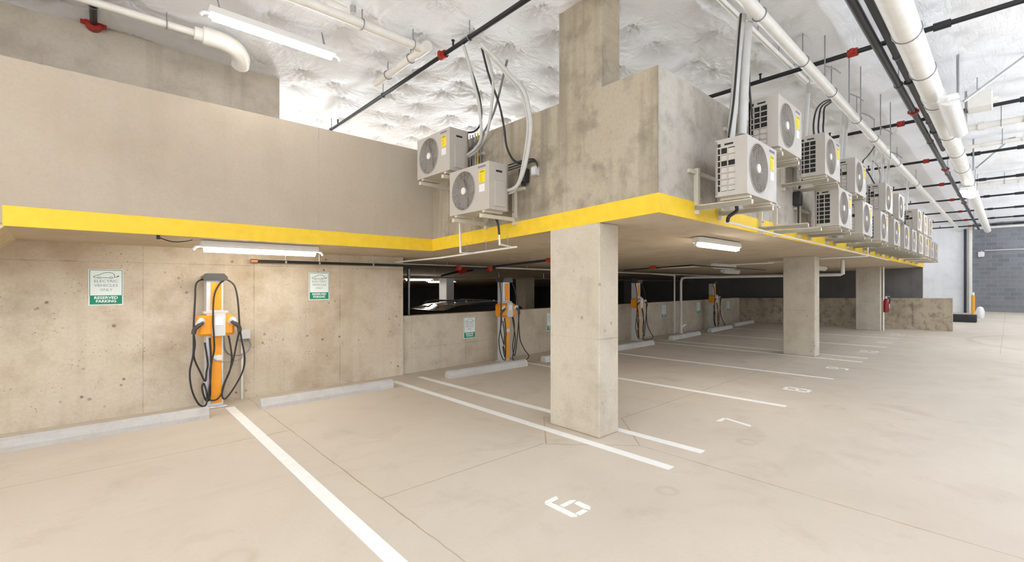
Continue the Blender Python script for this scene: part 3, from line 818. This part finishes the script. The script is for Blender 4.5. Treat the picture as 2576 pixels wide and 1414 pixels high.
# front parapet
run('refrigerant_hose', PX(3.5, [(1172,392,0),(1195,375,-.03),(1210,345,-.08),(1206,270,-.12),(1193,215,-.2),(1180,160,-.3),(1165,112,-.4)]), .019, M_lset, 'grey hose with a black edge curving up from the upper front air conditioner', 'hose', 'linesets of the front air conditioners')
run('refrigerant_hose', PX(3.52, [(1168,400,0),(1200,378,-.02),(1225,335,-.06),(1236,270,-.1),(1240,200,-.15),(1222,130,-.3),(1205,105,-.4)]), .017, M_lset, 'pale hose rising from the upper front unit to join the bundle at the ceiling', 'hose', 'linesets of the front air conditioners')
run('refrigerant_hose', PX(3.5, [(1275,480,.0),(1300,468,-.03),(1320,420,-.06),(1334,340,-.1),(1333,290,-.12),(1318,230,-.16),(1285,190,-.2),(1250,150,-.28),(1210,110,-.4)]), .021, M_lset, 'thick pale hose arching from the lower front unit up to the ceiling', 'hose', 'linesets of the front air conditioners')
run('refrigerant_hose', PX(3.53, [(1273,488,.0),(1297,477,-.02),(1312,430,-.04),(1326,345,-.08),(1326,290,-.1),(1311,235,-.14),(1280,196,-.18),(1247,155,-.26),(1212,117,-.38)]), .015, M_lset, 'thinner pale hose running alongside the arching one', 'hose', 'linesets of the front air conditioners')
run('power_cable', PX(3.6, [(1164,332,-.1),(1190,332,-.05),(1207,315,-.06),(1211,280,-.1),(1200,220,-.2),(1165,118,-.4)]), .012, M_cable, 'black cable following the hose from the upper front air conditioner', 'cable', 'cables of the front air conditioners')
run('power_cable', PX(3.6, [(1212,120,-.4),(1230,190,-.25),(1255,260,-.12),(1268,320,-.02),(1275,370,.02),(1293,404,.05),(1320,412,.05)]), .013, M_cable, 'black cable crossing diagonally down the front parapet to the disconnect box', 'cable', 'cables of the front air conditioners')
run('power_cable', PX(3.6, [(1276,152,-.3),(1266,190,-.2),(1252,250,-.1),(1235,300,-.05),(1205,350,0),(1170,385,0)]), .014, M_rod, 'dark grey cable leaning from the ceiling to the upper front unit', 'cable', 'cables of the front air conditioners')
for k, dy in enumerate((0, 7, 13)):
    run('power_cable', PX(3.62, [(1266,420+dy,-.1),(1290,412+dy,-.05),(1315,404+dy,.02),(1340,400+dy*.5,.06),(1350,410,.08),(1352,424,.09)]), .009, M_cable, '%s of three short black leads from the lower front unit to the grey box' % ('top', 'middle', 'bottom')[k], 'cable', 'short leads beside the disconnect box')
p = onx(3.74, 1352, 432)
t = thing('disconnect_box', p, -PI/2, 'small pale grey switch box on the front parapet', 'electrical box')
m = MB(); m.box((-.035, -.07, -.05), (.035, 0, .05), bev=.005); m.build('box', M_lgrey, t)
m = MB(); m.box((-.025, -.078, -.035), (.025, -.07, .035)); m.build('cover', M_plab, t)
p = onx(3.74, 1325, 442)
t = thing('disconnect_switch', p, -PI/2, 'black disconnect switch hanging beside the small grey box', 'electrical box')
m = MB(); m.box((-.05, -.09, -.09), (.05, 0, .07), bev=.006); m.build('box', M_black, t)
m = MB()
for k in range(4): m.cyl((-.036+.024*k, -.045, -.09), (-.036+.024*k, -.045, -.125), .009, 6)
m.build('gland', M_black, t)
# bundle of upright conduits behind the upper front unit
for k in range(6):
    y = 4.95-.055*k
    run('conduit_stub', [(3.70, y, 2.62), (3.70, y, 3.56+.01*(k % 2))], .009, (M_rod, M_brk, M_rod, M_gal, M_elab, M_rod)[k], 'one of the upright stubs behind the upper front air conditioner', 'conduit', 'upright conduit stubs on the front parapet', 6, False)
# drains of the two front units, then the shared pipe under the deck
XD = 3.46
def drain(name, pts, r, label, mat=M_pvc, grp=None, curved=False): return run(name, pts, r, mat, label, 'pipe', grp, 8, curved)
d1 = onx(3.46, 1156, 555); d1b = onx(3.46, 1158.6, 636); d1c = onx(3.62, 1190, 637)
drain('drain_pipe', [d1, d1b, d1c], .011, 'thin cream drain pipe dropping below the upper front unit', grp='condensate drains')
d2 = onx(3.46, 1256, 588); d2b = onx(3.46, 1257, 615); d2c = onx(3.66, 1285, 621)
o = drain('drain_pipe', [d2, d2b, d2c], .011, 'thin cream drain pipe dropping below the lower front unit', grp='condensate drains')
run('drain_hose', PX(3.46, [(1222,541,0),(1240,545,0),(1252,560,0),(1256,591,0)]), .013, M_cable, 'black drain hose under the lower front air conditioner', 'hose', 'condensate drains')
a = onx(3.64, 1300, 621); b = onx(3.64, 1106, 649); c = (3.7, 7.0, 1.94)
o = drain('drain_pipe', [a, b, c], .012, 'cream drain pipe running back under the deck from the front units', grp='condensate drains')
for f in (.1, .35, .6):
    q = [a[i]+(b[i]-a[i])*f for i in range(3)]; m = MB(); m.cyl((q[0], q[1], q[2]), (q[0], q[1], zs(q[1])+.01), .004, 6); m.build('hanger', M_rod, o)
# right wall: linesets, cables
run('lineset_duct', PY(1.85, [(1838,352,0),(1848,240,0),(1856,140,0),(1868,40,0)])[:4], .038, M_lset, 'left pale lineset cover rising from the first lower unit', 'duct', 'linesets of the right wall', 10)
run('lineset_duct', PY(1.80, [(1866,340,0),(1871,240,0),(1876,140,0),(1882,60,0)]), .045, M_lset, 'thicker pale lineset cover rising beside the first upper unit', 'duct', 'linesets of the right wall', 10)
run('power_cable', PY(1.78, [(1833,345,0),(1844,270,0),(1852,180,0),(1858,100,0),(1864,35,0)]), .011, M_cable, 'black cable rising along the left lineset cover', 'cable', 'cables of the right wall')
run('power_cable', PY(1.78, [(1893,300,0),(1886,230,0),(1883,160,0),(1883,100,0)]), .011, M_cable, 'black cable rising straight behind the first upper unit', 'cable', 'cables of the right wall')
for k in range(3):
    run('power_cable', [(max(7.0, ony(1.9, 2047+12*k, 332)[0])+.02, 1.86, 3.515)]+PY(1.9, [(2047+12*k,332,0),(2048+12*k,300,0),(2056+9*k,272,0),(2072+6*k,256+3*k,0),(2090,250+4*k,0)]), .012, M_cable, '%s of three black cables looping above the second upper unit' % ('left', 'middle', 'right')[k], 'cable', 'looped cables above the right wall')
run('power_cable', [(11.25, 1.78, 3.515), (11.1, 1.85, 3.72), ony(1.9,2170,410), ony(1.9,2185,390), ony(1.9,2200,368), ony(1.9,2205,352), ony(1.9,2206,300)[:2]+(4.66,)], .012, M_cable, 'short slanting black cable by the orange tag on the right', 'cable', 'cables of the right wall')
run('power_cable', PY(1.9, [(2195,405,0),(2207,415,0),(2214,440,0),(2212,475,0)]), .014, M_rod, 'grey cable arching above the fourth upper unit', 'cable', 'cables of the right wall')
for k, x in enumerate((7.35, 9.3, 9.55, 11.9, 12.9, 13.6, 16.6)):
    run('lineset_duct', [(x, 1.95, 3.3), (x, 1.94, 3.7), (x+.08, 1.9, 4.70)], .03, M_lset, '%s slim lineset pipe rising to the ceiling behind the far upper units' % ORD[k], 'duct', 'linesets of the right wall')
p = ony(2.05, 2186, 376)
t = tag(MB().box((-.05, -.01, -.05), (.05, .01, .05), bev=.004).build('orange_tag', plain('orange tag', srgb(235, 95, 40), .5), None, (p[0], 1.95, p[2])), 'small square orange tag hanging in front of the ceiling pipes', 'tag')
m = MB(); m.cyl((0, 0, .05), (0, 0, 4.6-p[2]), .003, 5); m.build('wire', M_rod, t)
p = ony(2.08, 2008, 500)
t = thing('disconnect_switch', (p[0], YR, p[2]), 0, 'black disconnect switch below the second upper unit', 'electrical box')
m = MB(); m.box((-.06, -.10, -.10), (.06, 0, .10), bev=.01); m.build('box', M_black, t)
m = MB(); m.tube([(0, -.06, .10), (.02, -.08, .2), (.12, -.12, .33), (.2, -.2, .36)], .015, 8, True); m.tube([(0, -.06, -.1), (0, -.06, -.42)], .013, 8); m.build('lead', M_cable, t)
p = ony(2.0, 1845, 528)
run('drain_hose', [(4.72, 1.85, 2.36), (4.74, 1.85, 2.30), (4.68, 1.9, 2.24), (4.72, 1.93, 2.20)], .018, M_cable, 'black drain hose under the first lower unit of the right wall', 'hose', 'condensate drains')
drain('drain_pipe', [(4.72, 1.95, 2.20), (6.4, 2.0, 2.20), (14.4, 2.02, 2.17)], .013, 'long cream drain pipe along the yellow edge of the right wall', grp='condensate drains')
drain('drain_pipe', [(11.88, 2.0, 2.44), (11.88, 2.0, 2.165), (11.88, 2.9, 2.145), (11.88, 3.9, 2.11)], .018, 'cream drain pipe elbowing under the deck beyond the middle column', grp='condensate drains')

# ================================================================== CEILING PIPES
def hanger(parent, x, y, z, R, top=4.62, axis='x', strap=True):
    m = MB(); m.cyl((x, y, z+R), (x, y, top), .006, 6)
    m.ring((x, y, z), R+.006, .006, axis, 16, 5)
    m.build('hanger', M_rod, parent)
def pipe_x(name, x0, x1, y, z, r, mat, label, hangs=(), couplings=(), cmat=None, seg=16, seams=()):
    m = MB(); m.cyl((x0, y, z), (x1, y, z), r, seg); o = tag(m.build(name, mat), label, 'pipe')
    for h in hangs: hanger(o, h, y, z, r)
    for c in couplings:
        m = MB(); m.cyl((c-.05, y, z), (c+.05, y, z), r*(1.35 if r < .05 else 1.08), seg); (m.box((c-.025, y-r*1.6, z-.02), (c+.025, y+r*1.6, z+.02)) if r < .1 else None); m.build('coupling', cmat or mat, o)
    return o
pipe_x('sprinkler_main', 1.5, 31.3, 1.015, 4.26, .042, M_blkpipe, 'thick black sprinkler main running the length of the ceiling', (4.2, 8.0, 11.6, 15.2, 19, 23, 27), (9.4, 14.6, 21.0), M_red)
pipe_x('sprinkler_main', 1.5, 12.5, .90, 4.265, .036, M_blkpipe, 'second black pipe hugging the right of the black main', (7.0, 10.2), (8.0, 10.9), M_blkpipe)
pipe_x('waste_pipe', 2.0, 31.3, .715, 4.165, .118, M_pvc, 'big white plastic pipe along the ceiling, the widest one', (6.15, 7.4, 8.8, 10.8, 12.4, 14.2, 16.4), (8.5, 9.0, 11.5, 12.2, 13.2, 13.6), M_pvc, 24)
pipe_x('drain_main', 2.5, 31.3, 1.676, 4.24, .06, M_pvc, 'medium white ceiling pipe running above the air conditioners', (4.85, 6.25, 7.55, 9.1, 10.5, 13, 16), (11.4, 20.1), M_pvc)
m = MB(); m.tube([(3.2, 1.97, 4.42), (7.45, 1.93, 4.42), (7.52, 1.86, 4.42), (7.56, 1.8, 4.36)], .028, 10); o = tag(m.build('thin_pipe', M_pvc), 'thin white pipe left of the medium white ceiling pipe', 'pipe')
for x in (5.6, 6.3, 6.9): m = MB(); m.cyl((x, 1.95, 4.44), (x, 1.95, 4.62), .005, 6); m.build('hanger', M_rod, o)
sp = [(-.04, 3.6, 7.05), (3.09, -5, 9), (6.69, -5, 9), (10.25, -5, 9), (13.75, -5, 9), (17.25, -5, 9), (20.6, -5, 9), (24.1, -5, 9), (27.4, -5, 9), (30.3, -5, 9)]
SPL = ['short black pipe ending in the upper left wall at a red collar', 'black sprinkler branch crossing the ceiling left of the nearest column']+['%s black sprinkler branch crossing the ceiling beyond the nearest column' % ORD[i] for i in range(8)]
for i, (x, y0, y1) in enumerate(sp):
    r = .028 if i else .032; z = 4.34 if i else 4.52
    m = MB(); m.cyl((x, y0, z), (x, y1, z), r, 10)
    if i: m.cyl((x, -.6, z), (x, -.1, z), r*1.5, 10); m.cyl((x, .42, z), (x, .56, z), r*1.5, 10)
    o = tag(m.build('sprinkler_branch', M_blkpipe), SPL[i], 'pipe', 'sprinkler branch pipes')
    if i == 0:
        m = MB(); m.cyl((x, 6.98, z), (x, 7.07, z), .075, 12); m.box((x-.11, 7.0, z-.02), (x+.11, 7.04, z+.03)); m.build('collar', M_red, o)
        hanger(o, x, 6.55, z, r, axis='y')
        continue
    ys = (4.63,) if i == 1 else (1.27,)
    for y in ys:
        m = MB(); m.cyl((x, y-.05, z), (x, y+.05, z), r*1.7, 10); m.box((x-.07, y-.02, z-.03), (x+.03, y+.02, z+.03)); m.build('coupling', M_red, o)
    for y in ((4.1, 6.2, 8.2, 2.2) if i == 1 else (3.6, 5.8)): hanger(o, x, y, z, r, axis='y')
    for y in ((4.42, 7.9) if i == 1 else (2.3, 4.9)):
        m = MB(); m.cyl((x, y, z), (x, y, z+.09), .012, 8); m.cyl((x, y, z+.09), (x, y, z+.10), .022, 8); m.build('sprinkler_head', M_blkpipe, o)
# pipes over the ramp
m = MB(); m.tube([(-1.6, 4.70, 4.36), (2.86, 4.70, 4.36)], .05, 14); m.cyl((2.86, 4.6, 4.36), (2.86, 4.83, 4.36), .062, 14); m.cyl((2.86, 4.83, 4.36), (2.86, 5.95, 4.36), .048, 14)
m.cyl((1.0, 4.70, 4.36), (1.5, 4.70, 4.36), .056, 14)
o = tag(m.build('waste_pipe', M_pvc), 'white plastic pipe with a tee above the ramp parapet', 'pipe')
hanger(o, 2.1, 4.70, 4.36, .05); hanger(o, 2.72, 4.70, 4.36, .05); hanger(o, 2.86, 5.0, 4.36, .05, axis='y'); hanger(o, 2.86, 5.6, 4.36, .05, axis='y')
m = MB(); m.cyl((2.0, 4.70, 4.44), (2.0, 4.70, 4.52), .03, 10); m.build('cleanout', M_gal, o)
m = MB(); m.cyl((-3.0, 4.15, 4.42), (1.9, 4.62, 4.44), .022, 8); tag(m.build('thin_pipe', M_pvc), 'thin white pipe behind the teed white pipe over the ramp', 'pipe')
m = MB(); m.cyl((-4, 6.25, 4.40), (.86, 6.20, 4.40), .04, 12); m.cyl((.80, 6.2, 4.40), (.90, 6.2, 4.40), .075, 14)
m.tube([(.88, 6.2, 4.40), (1.05, 6.2, 4.40), (1.2, 6.24, 4.38), (1.29, 6.36, 4.34), (1.31, 6.48, 4.30)], .10, 14, True)
o = tag(m.build('elbow_pipe', M_pvc), 'white pipe along the upper left wall ending in a fat elbow', 'pipe')
hanger(o, .55, 6.2, 4.40, .04); hanger(o, -.3, 6.2, 4.40, .04)
# side branches at the far right
for k, (x, z, r, lb) in enumerate(((11.4, 4.33, .055, 'white cross pipe to the right of the big white pipe, nearer'), (13.1, 4.36, .04, 'thin white cross pipe to the right of the big white pipe'), (18.2, 4.36, .05, 'white cross pipe to the right of the big white pipe, farther'))):
    m = MB(); m.cyl((x, -4, z), (x, .63, z), r, 12); m.cyl((x, -.28, z), (x, -.16, z), r*1.4, 12); m.cyl((x, .30, z), (x, .38, z), r*1.35, 12); o = tag(m.build('cross_pipe', M_pvc), lb, 'pipe')
    hanger(o, x, .1, z, r, axis='y'); hanger(o, x, -.5, z, r, axis='y')
t = thing('valve_box', (9.7, .33, 4.26), 0, 'white valve box right of the unlit strip light', 'box')
m = MB(); m.box((-.18, -.16, -.09), (.18, .10, .12), bev=.01); m.build('box', M_pvc, t)
m = MB(); m.cyl((-.05, -.22, .0), (-.05, -.16, .0), .05, 10); m.build('port', M_pvc, t)
m = MB(); m.cyl((0, 0, .12), (0, 0, .44), .006, 6); m.build('hanger', M_rod, t)
for k, (x, y, dx, dy, lb) in enumerate(((8.6, .42, .5, -.62, 'nearer slanting steel brace from the ceiling to the right-hand pipes'), (13.7, .47, .5, -.5, 'farther slanting steel brace from the ceiling to the right-hand pipes'))):
    t = thing('seismic_brace', (x, y, 4.02), 0, lb, 'brace')
    m = MB(); m.tube([(0, 0, 0), (dx, dy, .62)], .016, 4); m.tube([(.03, .03, 0), (dx+.03, dy+.03, .62)], .012, 4); m.build('channel', M_gal, t)
    m = MB(); m.box((dx-.05, dy-.05, .61), (dx+.12, dy+.05, .64)); m.build('plate', M_rod, t)
    m = MB(); m.cyl((-.06, .05, -.05), (-.06, .05, .66), .014, 8); m.build('post', M_rod, t)
for k, (px, py0, py1, Y) in enumerate(((2136, 180, 258, 1.45), (2165, 235, 305, 1.4), (2215, 285, 340, 1.4), (2240, 340, 400, 1.35), (2075, 100, 190, 1.5))):
    a = ony(Y, px, py1)
    t = thing('threaded_rod', (a[0], Y, a[2]), 0, 'thin rod hanging beside the ceiling pipes, %s from the camera' % ORD[k], 'rod', 'loose threaded rods')
    m = MB(); m.cyl((0, 0, 0), (0, 0, 4.62-a[2]), .007, 6); m.build('rod', M_rod, t)
    m = MB(); m.tube([(0, 0, .12), (.05, -.09, .06), (.08, -.14, .0)], .008, 6); m.build('wire_end', M_rod, t)

# ================================================================== UNDER THE DECK
def pipe_obj(name, segs, r, mat, label, seg=10):
    m = MB()
    for s_ in segs: m.tube(s_, r, seg)
    return tag(m.build(name, mat), label, 'pipe')
a = ony(6.98, 643, 657); b = ony(6.98, 1010, 668); c = (6.0, 6.98, b[2]+.0)
o = pipe_obj('sprinkler_pipe', [[a, b, (5.9, 6.98, b[2])]], .021, M_blkpipe, 'black sprinkler pipe along the top of the charger wall')
m = MB(); m.cyl((a[0]-.06, a[1], a[2]), (a[0]+.02, a[1], a[2]), .03, 10); m.build('end_cap', plain('copper cap', (.55, .25, .14), .4, .6), o)
for x in (1.98, 2.45, 3.3): m = MB(); m.cyl((x, 6.98, a[2]), (x, 6.98, zs(6.98)+.01), .006, 6); m.cyl((x-.012, 6.98, a[2]), (x+.012, 6.98, a[2]), .026, 10); m.build('hanger', M_gal, o)
for x in (5.0, 5.75): m = MB(); m.cyl((x-.06, 6.98, b[2]-.01), (x+.06, 6.98, b[2]-.01), .034, 10); m.box((x-.03, 6.94, b[2]-.06), (x+.03, 7.02, b[2]+.03)); m.build('coupling', M_red, o)
p0 = onx(5.3, 1240, 671); p1 = onx(5.3, 1402, 652)
o = pipe_obj('sprinkler_pipe', [[p0, p1, (5.3, 4.2, p1[2]+.01)]], .022, M_blkpipe, 'black sprinkler pipe slanting up behind the nearest column')
q = [p0[i]+(p1[i]-p0[i])*.9 for i in range(3)]; m = MB(); m.cyl((q[0], q[1]-.06, q[2]), (q[0], q[1]+.06, q[2]), .035, 10); m.build('coupling', M_red, o)
for f in (.25, .62): q = [p0[i]+(p1[i]-p0[i])*f for i in range(3)]; m = MB(); m.cyl(q, (q[0], q[1], zs(q[1])+.01), .005, 6); m.build('hanger', M_rod, o)
p0 = onx(7.6, 1148, 688); p1 = onx(7.6, 1150, 700)
m = MB(); m.tube([(5.6, 7.3, 1.86), (5.6, 7.9, 1.83), (6.1, 9.2, 1.78)], .022, 8); o = tag(m.build('sprinkler_pipe', M_blkpipe), 'black pipe with red fittings dropping behind the low wall', 'pipe')
m = MB(); m.tube([(5.6, 7.5, 1.88), (5.6, 7.75, 1.83)], .05, 10); m.build('coupling', M_red, o)
o = pipe_obj('drain_pipe', [[(3.98, 7.45, 1.935), (20.3, 8.2, 1.93)]], .018, M_pvc, 'white pipe under the deck along the top of the low wall opening')
for x in (5.1, 7.4, 9.5, 12.4): m = MB(); m.cyl((x, 7.45+(x-3.98)*.046, 1.93), (x, 7.45+(x-3.98)*.046, 2.02), .006, 6); m.build('hanger', M_gal, o)
g0 = (13.95, 7.18, 0.0); zt = 1.80; ye = onx(13.95, 2120, 693)[1]; zu = onx(13.95, 2120, 672)[2]
o = pipe_obj('drain_pipe', [[g0, (13.95, 7.18, zt-.12), (13.95, 7.14, zt-.03), (13.95, 7.04, zt), (13.95, ye+.05, zt+.02), (13.95, ye, zt+.04), (13.95, ye, zs(ye)+.01)]], .038, M_pvc, 'white floor-to-ceiling drain pipe with a long horizontal run under the deck', 12)
m = MB(); m.cyl((13.95, 7.18, .14), (13.95, 7.18, .26), .06, 12); m.tube([(13.95, 7.18, .2), (14.08, 7.1, .28)], .045, 10); m.cyl((13.95, 7.18, 0), (13.95, 7.18, .06), .055, 12); m.build('fitting', M_pvc, o)
o = pipe_obj('drain_pipe', [[(13.6, 7.22, 0), (13.6, 7.22, 1.86), (12.2, 7.22, 1.90)]], .02, M_pvc, 'thin upright pipe beside the white floor-to-ceiling drain')
o = pipe_obj('sprinkler_pipe', [[onx(9.0, 1570, 690)[:2]+(1.9,), (9.0, 4.4, 1.96), (13.2, 4.4, 1.96)]], .012, M_blkpipe, 'dark sprinkler pipe under the deck between the columns')
m = MB(); m.cyl((9.0, 5.2, 1.945), (9.0, 5.35, 1.94), .035, 10); m.build('coupling', M_red, o)
o = pipe_obj('drain_pipe', [[(10.2, 5.8, 1.97), (11.3, 3.6, 2.06)]], .014, M_pvc, 'pale thin pipe slanting under the deck left of the middle column')
o = pipe_obj('sprinkler_pipe', [[(3.5, 9.6, 1.75), (21, 10.2, 1.75)]], .02, M_rod, 'grey pipe deep in the dark level behind the low wall')
for x in (6.2, 8.4, 10.3): m = MB(); m.cyl((x, 9.6+(x-3.5)*.034, 1.75), (x, 9.6+(x-3.5)*.034, 1.92), .008, 6); m.build('hanger', M_gal, o)
o = pipe_obj('standpipe', [[onx(4.95, 1028, 700)[:2]+(-.7,), onx(4.95, 1028, 700)[:2]+(1.9,)]], .03, M_gal, 'upright grey pipe at the left of the low wall opening')
a = ony(5.96, 398, 597); b = ony(6.1, 490, 606)
m = MB(); m.tube([a, (a[0]+.12, 6.0, a[2]-.035), (a[0]+.24, 6.05, a[2]-.02), (b[0]-.02, 6.12, b[2]+.01)], .006, 6, True); o = tag(m.build('lamp_cord', M_cable), 'short black cord feeding the lamp under the ramp edge', 'cable')
m = MB(); m.box((a[0]-.015, a[1]-.015, a[2]-.02), (a[0]+.015, a[1]+.015, zs(5.96)+.002)); m.build('clip', M_cable, o)

# car roof seen over the low wall: a whole parked car on the lower floor
def car():
    t = thing('parked_car', (6.6, 9.75, -.7), 0, 'black estate car parked behind the low wall, only its roof showing', 'car')
    HWD = .93
    # side profile (x along the car) : length 4.6
    body = [(-2.3,.35),(-2.3,.75),(-2.2,.98),(-1.2,1.08),(2.25,1.10),(2.3,.8),(2.3,.35)]
    m = MB(); m.prism(body, 'y', -HWD, HWD); m.build('body', M_car, t)
    st = [(-1.25,1.08,.0),(-.55,1.66,.14),(-.1,1.76,.17),(1.2,1.77,.17),(1.95,1.66,.15),(2.2,1.10,.02)]
    vs = []
    for x, z, ins in st: vs += [(x, -HWD+.02+ins, z), (x, HWD-.02-ins, z)]
    base = [(-1.25, -HWD+.02, 1.08), (-1.25, HWD-.02, 1.08), (2.2, -HWD+.02, 1.09), (2.2, HWD-.02, 1.09)]
    n = len(st); m = MB(); vs2 = vs+[(x, -HWD+.02, 1.085) for x, _, _ in st]+[(x, HWD-.02, 1.085) for x, _, _ in st]
    fs = [(2*i, 2*i+2, 2*i+3, 2*i+1) for i in range(n-1)]+[(2*i, 2*n+i, 2*n+i+1, 2*i+2) for i in range(n-1)]+[(2*i+1, 2*i+3, 3*n+i+1, 3*n+i) for i in range(n-1)]
    m.add(vs2, fs, False); m.build('cabin', M_glass, t)
    m = MB(); m.prism([(-.6,1.64),(-.1,1.765),(.5,1.80),(1.2,1.785),(2.0,1.66),(1.2,1.74),(-.1,1.72)], 'y', -HWD+.16, HWD-.16); m.build('roof', M_car, t)
    for sy in (-1, 1):
        m = MB(); m.tube([(-.25, sy*.68, 1.76), (-.15, sy*.68, 1.83), (1.35, sy*.68, 1.83), (1.5, sy*.68, 1.74)], .018, 8); m.build('roof_rail', M_gal, t)
        m = MB(); m.box((-.95, sy*.92, 1.10), (-.78, sy*1.10, 1.24), bev=.03); m.build('mirror', M_car, t)
    for x in (.1, 1.0):
        m = MB(); m.box((x-.03, -.72, 1.84), (x+.03, .72, 1.87)); m.build('crossbar', M_gal, t)
    for x in (-1.4, 1.45):
        for sy in (-1, 1):
            m = MB(); m.cyl((x, sy*.74, .34), (x, sy*.94, .34), .34, 22); wv = m.build('wheel', M_tyre, t)
            m = MB(); m.cyl((x, sy*.90, .34), (x, sy*.945, .34), .2, 14); m.build('rim', M_gal, wv)
car()

# ================================================================== FAR END
p = ony(2.97, 2219, 760)
t = thing('fire_extinguisher', (19.95, 2.86, .62), 0, 'red fire extinguisher hung beside the farthest column', 'fire extinguisher')
m = MB(); m.lathe([(.05, 0), (.085, .02), (.085, .38), (.06, .44), (.03, .47)], seg=16); m.build('cylinder', M_extr, t)
m = MB(); m.lathe([(.03, .47), (.035, .52), (.02, .55)], seg=10); m.box((-.02, -.1, .53), (.02, .03, .56)); m.build('valve', M_gal, t)
m = MB(); m.tube([(0, -.03, .52), (.07, -.09, .45), (.09, -.07, .25), (.09, -.03, .15)], .014, 8, True); m.build('hose', M_black, t)
m = MB(); m.box((-.04, -.092, .15), (.04, -.084, .3)); m.build('label_plate', M_plab, t)
m = MB(); m.cyl((0, 0, 0), (0, 0, zs(2.9)), .03, 10); o = tag(m.build('conduit', M_pvc, None, (19.93, 2.93, 0)), 'pale conduit up the right side of the farthest column', 'conduit')
m = MB(); m.box((25.4, .88, zfloor(25.4)), (25.9, 2.7, zfloor(25.4)+.30), bev=.02); tag(m.build('kerb_block', M_rub), 'black kerb block on the floor beyond the end wall', 'kerb')
t = thing('marker_post', (27.5, 1.06, zfloor(27.5)), 0, 'amber and white marker post by the far wall corner', 'post')
m = MB(); m.cyl((0, 0, 0), (0, 0, 1.0), .06, 12); m.build('post', M_ybol, t)
m = MB(); m.cyl((0, 0, 1.0), (0, 0, 1.12), .045, 12); m.build('cap', M_wbag, t)
m = MB(); m.lathe([(.10, 0), (.13, .08), (.14, .3), (.09, .46), (.03, .5)], seg=12); tag(m.build('white_sack', M_wbag, None, (27.9, .86, zfloor(27.9))), 'small white sack standing beside the marker post', 'sack')
pipe = MB().cyl((31.28, 1.30, .2), (31.28, 1.30, 4.6), .07, 12).build('downpipe', M_pvc); tag(pipe, 'white upright pipe at the far wall corner', 'pipe')
pipe = MB().cyl((31.25, 1.47, .2), (31.25, 1.47, 4.28), .05, 12).build('riser', M_blkpipe); tag(pipe, 'dark upright pipe beside the white one at the far corner', 'pipe')
t = thing('wall_lamp', (32.58, .95, 3.16), 0, 'small white wall lamp with a conduit on the grey block wall', 'wall lamp')
m = MB(); m.box((-.25, -.1, -.2), (0, .12, .06), bev=.03); m.build('body', M_wbag, t)
m = MB(); m.cyl((-.03, -.1, .12), (-.03, -6, .12), .02, 8); m.cyl((-.03, .0, .06), (-.03, .0, .12), .02, 8); m.build('conduit', M_pvc, t)
m = MB(); m.box((32.5, -9, 4.36), (32.6, 1.2, 4.46)); tag(m.build('wall_rail', M_pvc), 'pale rail along the top of the grey block wall', 'rail')
